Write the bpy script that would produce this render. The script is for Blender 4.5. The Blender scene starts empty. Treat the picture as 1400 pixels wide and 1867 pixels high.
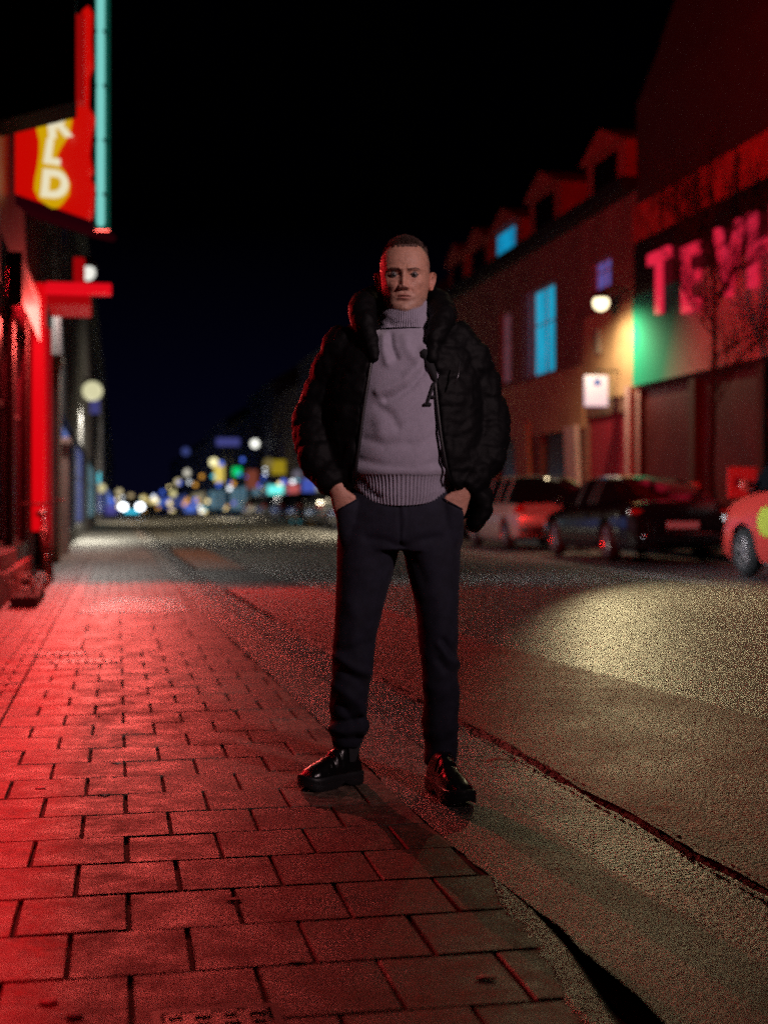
import bpy, bmesh, math, random
import numpy as np
from mathutils import Vector, Matrix, noise
random.seed(7)
RNG = np.random.default_rng(7)
R = math.radians
PI = math.pi
SC = bpy.context.scene
COL = SC.collection
# ------------------------------------------------------------------ measures
F = 2500.0            # focal length in photo pixels (photo 1400 x 1867)
HC = 0.94             # camera height
A = math.atan(485 / F)   # the street runs 11 degrees left of the view
CA, SA = math.cos(A), math.sin(A)
def W(u, v, z=0.0):   # street frame (u along, v across to the right) to world
    return Vector((v * CA - u * SA, v * SA + u * CA, z))
def at(px, py, Y):    # photo point at distance Y
    return Vector(((px - 700) / F * Y, Y, HC + (920 - py) / F * Y))
def ip(x, tab):
    return float(np.interp(x, [t[0] for t in tab], [t[1] for t in tab]))
def lin(r, g, b):
    f = lambda c: (c / 255 / 12.92) if c / 255 <= .04045 else ((c / 255 + .055) / 1.055) ** 2.4
    return (f(r), f(g), f(b))
# ------------------------------------------------------------------ object helpers
def link(o, parent=None):
    COL.objects.link(o)
    if parent is not None:
        o.parent = parent
    return o
def tag(o, label=None, cat=None, group=None, kind=None):
    if label: o['label'] = label
    if cat: o['category'] = cat
    if group: o['group'] = group
    if kind: o['kind'] = kind
    return o
def thing(name, label, cat, loc=(0, 0, 0), rotz=0, group=None):
    o = bpy.data.objects.new(name, None)
    o.empty_display_size = .2
    o.location = loc
    o.rotation_euler = (0, 0, rotz)
    COL.objects.link(o)
    return tag(o, label, cat, group)
def dup(root, loc, rotz=None, label=None, group=None):
    r = root.copy(); COL.objects.link(r); r.location = loc
    if rotz is not None: r.rotation_euler = (0, 0, rotz)
    if label: r['label'] = label
    if group: r['group'] = group
    for ch in list(root.children):
        c = ch.copy(); COL.objects.link(c); c.parent = r
        for g in list(ch.children):
            d = g.copy(); COL.objects.link(d); d.parent = c
    return r
class MB:
    """collects shapes into one mesh"""
    def __init__(s):
        s.v = []; s.f = []
    def add(s, vs, fs):
        n = len(s.v)
        s.v.extend([tuple(p) for p in vs])
        s.f.extend([tuple(i + n for i in f) for f in fs])
        return s
    def box(s, x0, x1, y0, y1, z0, z1):
        v = [(x0,y0,z0),(x1,y0,z0),(x1,y1,z0),(x0,y1,z0),(x0,y0,z1),(x1,y0,z1),(x1,y1,z1),(x0,y1,z1)]
        return s.add(v, [(0,3,2,1),(4,5,6,7),(0,1,5,4),(1,2,6,5),(2,3,7,6),(3,0,4,7)])
    def prism(s, poly, axis, a0, a1):
        """extrude a 2D polygon; axis is the axis of extrusion"""
        n = len(poly)
        def mk(p, a):
            return {'x': (a, p[0], p[1]), 'y': (p[0], a, p[1]), 'z': (p[0], p[1], a)}[axis]
        v = [mk(p, a0) for p in poly] + [mk(p, a1) for p in poly]
        f = [tuple(range(n))[::-1], tuple(range(n, 2 * n))]
        f += [(i, (i + 1) % n, n + (i + 1) % n, n + i) for i in range(n)]
        return s.add(v, f)
    def tube(s, pts, rads, n=10, ref=(0, 0, 1), cap=True, power=2.0):
        """loft round a path; a radius is a number or (across, along ref)"""
        pts = [Vector(p) for p in pts]
        ref = Vector(ref)
        vs = []; m = len(pts)
        for i, p in enumerate(pts):
            t = (pts[min(i + 1, m - 1)] - pts[max(i - 1, 0)]).normalized()
            rr = ref
            if abs(t.dot(rr.normalized())) > .97:
                rr = Vector((0, 1, 0)) if abs(t.y) < .9 else Vector((1, 0, 0))
            b = (rr - t * rr.dot(t)).normalized()
            a = b.cross(t).normalized()
            r = rads[i] if isinstance(rads, list) else rads
            ra, rb = r if isinstance(r, (list, tuple)) else (r, r)
            for k in range(n):
                th = 2 * PI * k / n
                c, q = math.cos(th), math.sin(th)
                if power != 2.0:
                    c = math.copysign(abs(c) ** (2 / power), c); q = math.copysign(abs(q) ** (2 / power), q)
                vs.append(p + a * (ra * c) + b * (rb * q))
        fs = []
        for i in range(m - 1):
            for k in range(n):
                k2 = (k + 1) % n
                fs.append((i*n+k, i*n+k2, (i+1)*n+k2, (i+1)*n+k))
        if cap:
            fs.append(tuple(range(n))[::-1]); fs.append(tuple((m-1)*n + k for k in range(n)))
        return s.add(vs, fs)
    def ball(s, c, r, n=16, m=10):
        c = Vector(c)
        rx, ry, rz = r if isinstance(r, (tuple, list)) else (r, r, r)
        vs = [(c.x, c.y, c.z - rz)]
        for i in range(1, m):
            ph = -PI/2 + PI * i / m
            for k in range(n):
                th = 2*PI*k/n
                vs.append((c.x + rx*math.cos(ph)*math.cos(th), c.y + ry*math.cos(ph)*math.sin(th), c.z + rz*math.sin(ph)))
        vs.append((c.x, c.y, c.z + rz))
        fs = [(0, 1 + (k+1) % n, 1 + k) for k in range(n)]
        for i in range(m - 2):
            for k in range(n):
                k2 = (k+1) % n
                fs.append((1+i*n+k, 1+i*n+k2, 1+(i+1)*n+k2, 1+(i+1)*n+k))
        L = len(vs) - 1
        fs += [(L, 1+(m-2)*n+k, 1+(m-2)*n+(k+1) % n) for k in range(n)]
        return s.add(vs, fs)
    def ring(s, c, R0, r0, axis='x', n=32, m=10, squash=1.0):
        c = Vector(c); vs = []
        for i in range(n):
            th = 2*PI*i/n
            for k in range(m):
                ph = 2*PI*k/m
                rr = R0 + r0*math.cos(ph); h = r0*squash*math.sin(ph)
                p = {'x': (h, rr*math.cos(th), rr*math.sin(th)), 'y': (rr*math.cos(th), h, rr*math.sin(th)), 'z': (rr*math.cos(th), rr*math.sin(th), h)}[axis]
                vs.append(c + Vector(p))
        fs = [(i*m+k, ((i+1) % n)*m+k, ((i+1) % n)*m+(k+1) % m, i*m+(k+1) % m) for i in range(n) for k in range(m)]
        return s.add(vs, fs)
    def mesh(s, name):
        me = bpy.data.meshes.new(name)
        me.from_pydata(s.v, [], s.f)
        bm = bmesh.new(); bm.from_mesh(me)
        bmesh.ops.recalc_face_normals(bm, faces=bm.faces)
        bm.to_mesh(me); bm.free()
        return me
    def build(s, name, m, parent=None, smooth=None, bevel=0.0, mapper=None):
        if mapper: s.v = [tuple(mapper(p)) for p in s.v]
        me = s.mesh(name)
        if bevel:
            bm = bmesh.new(); bm.from_mesh(me)
            ed = [e for e in bm.edges if len(e.link_faces) == 2 and e.calc_face_angle(0) > .6]
            bmesh.ops.bevel(bm, geom=ed, offset=bevel, segments=2, affect='EDGES', profile=.6)
            bm.to_mesh(me); bm.free()
        return finish(name, me, m, parent, smooth)
def finish(name, me, m, parent=None, smooth=None):
    me.materials.clear(); me.materials.append(m)
    if smooth is not None:
        me.polygons.foreach_set('use_smooth', [True] * len(me.polygons))
        if smooth > 0: me.set_sharp_from_angle(angle=R(smooth))
    me.update()
    return link(bpy.data.objects.new(name, me), parent)
def remesh(mb, voxel, smooth_it=6, fac=.5):
    """fuse the collected shapes into one continuous surface"""
    me = mb.mesh('tmp')
    o = bpy.data.objects.new('tmp', me); COL.objects.link(o)
    md = o.modifiers.new('r', 'REMESH'); md.mode = 'VOXEL'; md.voxel_size = voxel
    if smooth_it:
        ms = o.modifiers.new('s', 'SMOOTH'); ms.factor = fac; ms.iterations = smooth_it
    dg = bpy.context.evaluated_depsgraph_get()
    out = bpy.data.meshes.new_from_object(o.evaluated_get(dg))
    bpy.data.objects.remove(o); bpy.data.meshes.remove(me)
    return out
def arrays(me):
    n = len(me.vertices)
    co = np.empty(n * 3); me.vertices.foreach_get('co', co)
    no = np.empty(n * 3); me.vertex_normals.foreach_get('vector', no)
    return co.reshape(-1, 3), no.reshape(-1, 3)
def setco(me, co):
    me.vertices.foreach_set('co', co.reshape(-1)); me.update()
def seg_dist(px, py, poly):
    best = np.full(px.shape, 1e9)
    for (x0, y0), (x1, y1) in zip(poly[:-1], poly[1:]):
        dx, dy = x1 - x0, y1 - y0
        t = np.clip(((px - x0) * dx + (py - y0) * dy) / (dx * dx + dy * dy), 0, 1)
        best = np.minimum(best, np.hypot(px - x0 - t * dx, py - y0 - t * dy))
    return best
def crease(co, no, poly, amp, width):
    """push a fold line (given along the cloth's front) in or out"""
    px = 700 + co[:, 0] / co[:, 1] * F
    py = 920 - (co[:, 2] - HC) / co[:, 1] * F
    d = seg_dist(px, py, poly)
    wgt = np.clip(-no[:, 1] * 2 + .3, 0, 1)
    co += no * (amp * np.exp(-(d / width) ** 2) * wgt)[:, None]
def vnoise(co, scale, seed=0.0, stretch=(1, 1, 1)):
    return np.array([noise.noise(Vector((p[0]*scale*stretch[0] + seed, p[1]*scale*stretch[1], p[2]*scale*stretch[2]))) for p in co])
# ------------------------------------------------------------------ materials
MATS = {}
def mat(name, col, rough=.6, metal=0.0, var=.0, vscale=8.0, bump=0.0, bscale=60.0, emit=None, estr=1.0,
        spec=.5, coat=0.0, attr=None, detail=4.0, rvar=0.0, sheen=0.0, sss=0.0, stretch=None, trans=0.0):
    if name in MATS: return MATS[name]
    m = bpy.data.materials.new(name); m.use_nodes = True
    nt = m.node_tree; N = nt.nodes; Lk = nt.links
    bs = N['Principled BSDF']
    bs.inputs['Base Color'].default_value = (*col, 1)
    bs.inputs['Roughness'].default_value = rough
    bs.inputs['Metallic'].default_value = metal
    bs.inputs['Specular IOR Level'].default_value = spec
    if coat: bs.inputs['Coat Weight'].default_value = coat; bs.inputs['Coat Roughness'].default_value = .08
    if sheen: bs.inputs['Sheen Weight'].default_value = sheen
    if sss:
        bs.inputs['Subsurface Weight'].default_value = sss
        bs.inputs['Subsurface Radius'].default_value = (.01, .004, .002)
        bs.inputs['Subsurface Scale'].default_value = .6
    if trans: bs.inputs['Transmission Weight'].default_value = trans
    if emit:
        bs.inputs['Emission Color'].default_value = (*emit, 1); bs.inputs['Emission Strength'].default_value = estr
    tc = N.new('ShaderNodeTexCoord')
    src = tc.outputs['Object']
    if stretch:
        mp = N.new('ShaderNodeMapping'); mp.inputs['Scale'].default_value = stretch
        Lk.new(src, mp.inputs['Vector']); src = mp.outputs['Vector']
    base = None
    if attr:
        at_ = N.new('ShaderNodeVertexColor'); at_.layer_name = attr; base = at_.outputs['Color']
    if var or rvar:
        nz = N.new('ShaderNodeTexNoise'); nz.inputs['Scale'].default_value = vscale; nz.inputs['Detail'].default_value = 6; nz.inputs['Roughness'].default_value = .65
        Lk.new(src, nz.inputs['Vector'])
    if var:
        mr = N.new('ShaderNodeMapRange'); mr.inputs['From Min'].default_value = .3; mr.inputs['From Max'].default_value = .7
        mr.inputs['To Min'].default_value = 1 - var; mr.inputs['To Max'].default_value = 1 + var
        Lk.new(nz.outputs['Fac'], mr.inputs['Value'])
        mx = N.new('ShaderNodeVectorMath'); mx.operation = 'SCALE'
        if base: Lk.new(base, mx.inputs[0])
        else: mx.inputs[0].default_value = col
        Lk.new(mr.outputs['Result'], mx.inputs['Scale'])
        base = mx.outputs['Vector']
    if base: Lk.new(base, bs.inputs['Base Color'])
    if rvar:
        m2 = N.new('ShaderNodeMapRange'); m2.inputs['From Min'].default_value = .35; m2.inputs['From Max'].default_value = .65
        m2.inputs['To Min'].default_value = max(.03, rough - rvar); m2.inputs['To Max'].default_value = min(1, rough + rvar)
        Lk.new(nz.outputs['Fac'], m2.inputs['Value']); Lk.new(m2.outputs['Result'], bs.inputs['Roughness'])
    if bump:
        n2 = N.new('ShaderNodeTexNoise'); n2.inputs['Scale'].default_value = bscale; n2.inputs['Detail'].default_value = detail; n2.inputs['Roughness'].default_value = .6
        Lk.new(src, n2.inputs['Vector'])
        bp = N.new('ShaderNodeBump'); bp.inputs['Strength'].default_value = 1.0; bp.inputs['Distance'].default_value = bump
        Lk.new(n2.outputs['Fac'], bp.inputs['Height']); Lk.new(bp.outputs['Normal'], bs.inputs['Normal'])
    if emit: m.cycles.emission_sampling = 'NONE'
    MATS[name] = m
    return m
def glow(name, rgb, s=1.0, base=(.02, .02, .02)):
    m = mat('glow_' + name, base, .4, emit=lin(*rgb), estr=s)
    m.cycles.emission_sampling = 'NONE'      # small lights: found by chance, not worth a share of the light samples
    return m

def curtain(name, rgb, s):
    """a lit curtain behind a window: folds show as lighter and darker stripes of cloth"""
    if name in MATS: return MATS[name]
    m = bpy.data.materials.new(name); m.use_nodes = True
    nt = m.node_tree; N = nt.nodes; Lk = nt.links; bs = N['Principled BSDF']
    bs.inputs['Base Color'].default_value = (.02, .02, .02, 1); bs.inputs['Roughness'].default_value = .3
    tc = N.new('ShaderNodeTexCoord'); mp = N.new('ShaderNodeMapping'); mp.inputs['Scale'].default_value = (1, 5, .5)
    nz = N.new('ShaderNodeTexNoise'); nz.inputs['Scale'].default_value = 1.6; nz.inputs['Detail'].default_value = 4
    Lk.new(tc.outputs['Object'], mp.inputs['Vector']); Lk.new(mp.outputs['Vector'], nz.inputs['Vector'])
    rp = N.new('ShaderNodeValToRGB'); c = lin(*rgb)
    rp.color_ramp.elements[0].position = .3; rp.color_ramp.elements[0].color = (c[0] * .35, c[1] * .35, c[2] * .4, 1)
    rp.color_ramp.elements[1].position = .68; rp.color_ramp.elements[1].color = (c[0] * 1.3, c[1] * 1.2, c[2] * 1.15, 1)
    Lk.new(nz.outputs['Fac'], rp.inputs['Fac']); Lk.new(rp.outputs['Color'], bs.inputs['Emission Color'])
    bs.inputs['Emission Strength'].default_value = s
    m.cycles.emission_sampling = 'NONE'
    MATS[name] = m
    return m
def asphalt(name, c0, c1, rough, bump, scale, patch=.25):
    """stone chips set in a dark binder, worn and damp in places"""
    m = bpy.data.materials.new(name); m.use_nodes = True
    nt = m.node_tree; N = nt.nodes; Lk = nt.links; bs = N['Principled BSDF']
    tc = N.new('ShaderNodeTexCoord')
    vo = N.new('ShaderNodeTexVoronoi'); vo.inputs['Scale'].default_value = scale
    Lk.new(tc.outputs['Object'], vo.inputs['Vector'])
    bw = N.new('ShaderNodeSeparateColor'); Lk.new(vo.outputs['Color'], bw.inputs['Color'])
    nz = N.new('ShaderNodeTexNoise'); nz.inputs['Scale'].default_value = 1.3; nz.inputs['Detail'].default_value = 7; nz.inputs['Roughness'].default_value = .7
    Lk.new(tc.outputs['Object'], nz.inputs['Vector'])
    mix = N.new('ShaderNodeMix'); mix.data_type = 'RGBA'
    mix.inputs['A'].default_value = (*c0, 1); mix.inputs['B'].default_value = (*c1, 1)
    pw = N.new('ShaderNodeMath'); pw.operation = 'POWER'; pw.inputs[1].default_value = 4.0
    Lk.new(bw.outputs['Red'], pw.inputs[0]); Lk.new(pw.outputs[0], mix.inputs['Factor'])
    mr = N.new('ShaderNodeMapRange'); mr.inputs['From Min'].default_value = .3; mr.inputs['From Max'].default_value = .7
    mr.inputs['To Min'].default_value = 1 - patch; mr.inputs['To Max'].default_value = 1 + patch
    Lk.new(nz.outputs['Fac'], mr.inputs['Value'])
    sc = N.new('ShaderNodeVectorMath'); sc.operation = 'SCALE'
    n3 = N.new('ShaderNodeTexNoise'); n3.inputs['Scale'].default_value = 24; n3.inputs['Detail'].default_value = 7; n3.inputs['Roughness'].default_value = .88
    Lk.new(tc.outputs['Object'], n3.inputs['Vector'])
    m3 = N.new('ShaderNodeMapRange'); m3.inputs['From Min'].default_value = .42; m3.inputs['From Max'].default_value = .60
    m3.inputs['To Min'].default_value = .40; m3.inputs['To Max'].default_value = 1.75
    Lk.new(n3.outputs['Fac'], m3.inputs['Value'])
    mm = N.new('ShaderNodeMath'); mm.operation = 'MULTIPLY'; Lk.new(mr.outputs['Result'], mm.inputs[0]); Lk.new(m3.outputs['Result'], mm.inputs[1])
    Lk.new(mix.outputs['Result'], sc.inputs[0]); Lk.new(mm.outputs[0], sc.inputs['Scale'])
    Lk.new(sc.outputs['Vector'], bs.inputs['Base Color'])
    m2 = N.new('ShaderNodeMapRange'); m2.inputs['From Min'].default_value = .3; m2.inputs['From Max'].default_value = .7
    m2.inputs['To Min'].default_value = rough - .08; m2.inputs['To Max'].default_value = rough + .1
    Lk.new(nz.outputs['Fac'], m2.inputs['Value']); Lk.new(m2.outputs['Result'], bs.inputs['Roughness'])
    n2 = N.new('ShaderNodeTexNoise'); n2.inputs['Scale'].default_value = scale * 1.9; n2.inputs['Detail'].default_value = 4; n2.inputs['Roughness'].default_value = .7
    Lk.new(tc.outputs['Object'], n2.inputs['Vector'])
    ad = N.new('ShaderNodeMath'); ad.operation = 'SUBTRACT'
    Lk.new(n2.outputs['Fac'], ad.inputs[0]); Lk.new(vo.outputs['Distance'], ad.inputs[1])
    bp = N.new('ShaderNodeBump'); bp.inputs['Distance'].default_value = bump; bp.inputs['Strength'].default_value = 1
    Lk.new(ad.outputs[0], bp.inputs['Height']); Lk.new(bp.outputs['Normal'], bs.inputs['Normal'])
    MATS[name] = m
    return m
# ------------------------------------------------------------------ camera, world, exposure
cam = bpy.data.cameras.new('camera'); camo = bpy.data.objects.new('camera', cam); COL.objects.link(camo)
SC.camera = camo
cam.sensor_fit = 'VERTICAL'; cam.sensor_height = 24.0; cam.lens = 24.0 * F / 1867
cam.shift_y = -13.5 / 1867
camo.location = (0, 0, HC); camo.rotation_euler = (R(90), 0, 0)
cam.clip_start = .05; cam.clip_end = 2000
cam.dof.use_dof = True; cam.dof.focus_distance = 4.0; cam.dof.aperture_fstop = 1.32; cam.dof.aperture_blades = 0
wd = bpy.data.worlds.new('World'); SC.world = wd; wd.use_nodes = True
wn = wd.node_tree.nodes; bg = wn['Background']
# night sky: black overhead, a faint blue city glow low over the street
tcw = wn.new('ShaderNodeTexCoord'); sxw = wn.new('ShaderNodeSeparateXYZ'); rw = wn.new('ShaderNodeValToRGB')
wl = wd.node_tree.links
wl.new(tcw.outputs['Generated'], sxw.inputs[0]); wl.new(sxw.outputs['Z'], rw.inputs['Fac']); wl.new(rw.outputs['Color'], bg.inputs['Color'])
rw.color_ramp.elements[0].position = 0.0; rw.color_ramp.elements[0].color = (.0016, .0016, .0072, 1)
rw.color_ramp.elements[1].position = .20; rw.color_ramp.elements[1].color = (.00005, .00005, .0002, 1)
e_ = rw.color_ramp.elements.new(.08); e_.color = (.0007, .0007, .0042, 1)
bg.inputs['Strength'].default_value = 1.0
SC.view_settings.view_transform = 'Standard'; SC.view_settings.look = 'None'
SC.view_settings.exposure = 0; SC.view_settings.gamma = 1; SC.view_settings.use_curve_mapping = False
SC.render.engine = 'CYCLES'
SC.cycles.use_denoising = False
try:
    SC.cycles.denoiser = 'OPENIMAGEDENOISE'; SC.cycles.denoising_prefilter = 'ACCURATE'
except Exception: pass
SC.cycles.max_bounces = 5; SC.cycles.diffuse_bounces = 2; SC.cycles.glossy_bounces = 3
SC.cycles.sample_clamp_indirect = 1.0; SC.cycles.sample_clamp_direct = 14.0
SC.cycles.use_light_tree = True
SC.cycles.caustics_reflective = False; SC.cycles.caustics_refractive = False

# ------------------------------------------------------------------ ground
KERB = [(-6, .86), (2.3, .885), (2.36, .892), (2.45, .905), (2.77, .940), (3.05, .95), (4, .895), (6.5, .846), (13, .70), (18, .64), (40, .6), (500, .6)]
KERBR = [(-6, 1.5), (2.6, 1.34), (3.2, 1.27), (4.6, 1.21), (6.05, 1.13), (13, .95), (18, .87), (40, .8), (500, .8)]
GUT = [(-6, 1.85), (3.09, 1.54), (5.78, 1.45), (8.6, 1.325), (15.2, 1.16), (25, 1.05), (500, 1.0)]
LANE = [(-6, 3.4), (5.6, 2.81), (7.6, 2.65), (9.7, 2.47), (12.5, 2.38), (16, 2.2), (20, 1.9), (30, 1.8), (500, 1.7)]
ROADR = 9.95
def strip(name, fa, fb, z, m, u0=-6, u1=500, parent=None, ja=0.0, jb=0.0, cross=4, step=.25):
    us = list(np.arange(u0, min(u1, 30), step)) + ([x for x in np.arange(max(30, u0), u1, 6)] if u1 > 30 else []) + [u1]
    vs = []; fs = []
    for u in us:
        a = fa(u) + ja * noise.noise(Vector((u * 3.1, 1.7, 0))) + ja * .5 * noise.noise(Vector((u * 11, 4.7, 0)))
        b = fb(u) + jb * noise.noise(Vector((u * 3.3, 8.7, 0))) + jb * .5 * noise.noise(Vector((u * 12, 9.7, 0)))
        for k in range(cross + 1):
            zz = z(u, k / cross) if callable(z) else z
            vs.append(W(u, a + (b - a) * k / cross, zz))
    n = cross + 1
    for i in range(len(us) - 1):
        for k in range(cross):
            fs.append((i*n+k, i*n+k+1, (i+1)*n+k+1, (i+1)*n+k))
    o = MB().add(vs, fs).build(name, m, parent, smooth=0)
    # all normals up
    me = o.data
    bm = bmesh.new(); bm.from_mesh(me)
    if sum(f.normal.z for f in bm.faces) < 0: bmesh.ops.reverse_faces(bm, faces=bm.faces)
    bm.to_mesh(me); bm.free()
    return tag(o, kind='structure')
m_earth = mat('dark_earth', (.03, .03, .03), .9, var=.2)
MB().add([(-700, -60, -.16), (700, -60, -.16), (700, 1200, -.16), (-700, 1200, -.16)], [(0, 1, 2, 3)]).build('ground', m_earth)
tag(bpy.data.objects['ground'], kind='structure')
m_road = asphalt('road_asphalt', (.006, .006, .006), (.55, .51, .43), .35, .009, 62)
m_lane = asphalt('cycle_lane_red', (.17, .013, .009), (.52, .085, .055), .50, .009, 66)
m_lane2 = asphalt('cycle_lane_orange', (.16, .055, .025), (.36, .15, .08), .5, .004, 120)
m_gut = asphalt('gutter_asphalt', (.010, .009, .008), (.50, .45, .40), .38, .012, 68)
m_kerb = asphalt('kerb_concrete', (.075, .056, .048), (.52, .40, .33), .46, .005, 105, .4)
m_dark = asphalt('patched_tar', (.010, .010, .012), (.04, .04, .045), .5, .003, 95)
m_slab = asphalt('far_pavement_slab', (.07, .065, .06), (.18, .17, .15), .5, .002, 60)
kf = lambda t: (lambda u: ip(u, t))
strip('road', kf(LANE), lambda u: ROADR, -.018, m_road, ja=.012)
def lane_edge(u): return ip(u, GUT) + .045
strip('cycle_lane', lane_edge, kf(LANE), -.012, m_lane, -6, 15.6, ja=.022, jb=.012, step=.03)
strip('road_patch', kf(GUT), kf(LANE), -.020, m_dark, 15.6, 20.3)
strip('cycle_lane', lane_edge, kf(LANE), -.012, m_lane2, 20.3, 30)
strip('cycle_lane', lane_edge, kf(LANE), -.012, asphalt('cycle_lane_worn', (.06, .05, .04), (.2, .18, .14), .42, .004, 100), 30, 500)
strip('gutter', kf(KERBR), kf(GUT), -.014, m_gut, jb=.018, ja=.008, step=.03)
# crumbling joint between the gutter and the cycle lane: a broken dark edge
vs = []; fs = []
us = np.arange(-1, 11.5, .012)
for u in us:
    a, b = ip(u, GUT) - .02, ip(u, GUT) + .06
    for k in range(13):
        t = k / 12
        p = W(u, a + (b - a) * t)
        h = -.034 + .022 * abs(2 * t - 1) ** 1.5 + .009 * noise.noise(Vector((p.x * 42, p.y * 42, 0))) + .005 * noise.noise(Vector((p.x * 95, p.y * 95, 3)))
        vs.append((p.x, p.y, h))
for i in range(len(us) - 1):
    for k in range(12): fs.append((i*13+k, i*13+k+1, (i+1)*13+k+1, (i+1)*13+k))
o = MB().add(vs, fs).build('road_joint', asphalt('crumbled_edge', (.008, .005, .004), (.045, .022, .018), .6, .004, 120), None, smooth=0)
tag(o, kind='structure')
# kerb: flush stones with a black trench added for a wedge of shade near the camera
def kz(u, t):
    return -.006 - .008 * t
def slot(u):      # width of the black trench cut in as shade between paving and kerb
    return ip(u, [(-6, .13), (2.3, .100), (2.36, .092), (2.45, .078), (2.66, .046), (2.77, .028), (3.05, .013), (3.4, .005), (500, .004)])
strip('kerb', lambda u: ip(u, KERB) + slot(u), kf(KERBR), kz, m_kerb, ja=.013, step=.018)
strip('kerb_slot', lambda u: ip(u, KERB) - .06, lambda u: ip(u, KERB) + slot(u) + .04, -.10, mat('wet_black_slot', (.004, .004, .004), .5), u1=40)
# far side: parking lane edge line, kerb and pavement
strip('edge_line', lambda u: 6.98, lambda u: 7.12, -.013, mat('worn_white_paint', (.5, .5, .48), .55, var=.35, vscale=9), 8, 120)
strip('parking_lane', lambda u: 7.3, lambda u: ROADR - .02, -.014, asphalt('parking_setts', (.06, .06, .065), (.24, .24, .26), .35, .005, 40), 2, 140)
MBk = MB()
for u0 in np.arange(0, 150, 1.0):
    MBk.box(0, .14, u0 + .004, u0 + .996, -.1, .105)
o = MBk.build('far_kerb', mat('far_kerb_stone', (.2, .2, .2), .6, var=.2), mapper=lambda p: W(p[1], ROADR + p[0], p[2])); tag(o, kind='structure')
strip('far_pavement', lambda u: ROADR + .14, lambda u: 12.3, .1, m_slab, -6, 500)

# pavers
def paver_mesh():
    vs = []; fs = []; val = []
    J = .0030
    def quad(u0, u1, va0, va1, vb0, vb1, big=False):
        # a paver between u0,u1; va.. = v on the left at u0/u1, vb.. = on the right
        if min(vb0 - va0, vb1 - va1) < .03: return
        n = len(vs)
        dz = random.gauss(0, .0011); tu = random.gauss(0, .0035); tv = random.gauss(0, .0035)
        cu, cv = (u0 + u1) / 2, (va0 + vb0) / 2
        ch = random.gauss(0, .0008)
        j = J + abs(random.gauss(0, .0011)); q = .0032
        corners = [(u0 + j, va0 + j), (u0 + j, vb0 - j), (u1 - j, vb1 - j), (u1 - j, va1 + j)]
        corners = [(a + random.gauss(0, .0012), b + random.gauss(0, .0012)) for a, b in corners]
        inner = [(u0 + j + q, va0 + j + q), (u0 + j + q, vb0 - j - q), (u1 - j - q, vb1 - j - q), (u1 - j - q, va1 + j + q)]
        r = random.random()
        # subdivided rim so the edges are chipped
        def along(cs, k, off, zz):
            out = []
            for i in range(4):
                (a0, b0), (a1, b1) = cs[i], cs[(i + 1) % 4]
                for s in range(k):
                    t = s / k
                    a, b = a0 + (a1 - a0) * t, b0 + (b1 - b0) * t
                    nn = off * noise.noise(Vector((a * 55, b * 55, 2)))
                    a += (cu - a) * nn * 6; b += (cv - b) * nn * 6
                    out.append((a, b, zz))
            return out
        K = 6
        o1 = along(corners, K, 0, -.016); o2 = along(corners, K, .0016, -.0042); o3 = along(inner, K, .0016, 0.0)
        for ringi in (o1, o2, o3):
            for a, b, zz in ringi:
                z = zz + dz + tu * (a - cu) + tv * (b - cv) if zz > -.01 else zz
                vs.append(W(a, b, z)); val.append(r)
        m = 4 * K
        for rr in range(2):
            for i in range(m):
                i2 = (i + 1) % m
                fs.append((n + rr*m + i, n + rr*m + i2, n + (rr+1)*m + i2, n + (rr+1)*m + i))
        fs.append(tuple(n + 2*m + i for i in range(m)))
    D, Wd = .291, .25
    VW = -.495
    k = -11
    while True:
        u0 = 2.786 + D * k; u1 = u0 + D
        if u0 > 33: break
        bigzone = 8.9 < u0 < 11.3
        w = Wd
        v0 = -.10 if k % 2 == 0 else .025
        if bigzone: w = .5; v0 = .02 + (.25 if (k // 2) % 2 else 0)
        # columns right of the long seam at VW
        cols = [VW] + [x for x in np.arange(v0 - w * 6, 2.0, w) if x > VW + .04]
        for a, b in zip(cols[:-1], cols[1:]):
            ka0, ka1 = ip(u0, KERB), ip(u1, KERB)
            if a > max(ka0, ka1) - .03: break
            quad(u0, u1, a, a, min(b, ka0), min(b, ka1))
        # margin along the house fronts, smaller stones
        for h in range(2):
            uu0 = u0 + D / 2 * h; uu1 = uu0 + D / 2
            s = .07 * ((k * 2 + h) % 2)
            cc = [-1.6] + [x for x in np.arange(-1.58 + s + .1, VW - .05, .21)] + [VW]
            for a, b in zip(cc[:-1], cc[1:]): quad(uu0, uu1, a, a, b, b)
        k += 1
    me = bpy.data.meshes.new('pavement'); me.from_pydata(vs, [], fs)
    ca = me.color_attributes.new('tone', 'FLOAT_COLOR', 'POINT')
    arr = np.ones((len(vs), 4)); arr[:, 0] = val
    ca.data.foreach_set('color', arr.reshape(-1))
    bm = bmesh.new(); bm.from_mesh(me); bmesh.ops.recalc_face_normals(bm, faces=bm.faces); bm.to_mesh(me); bm.free()
    return me
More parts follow.
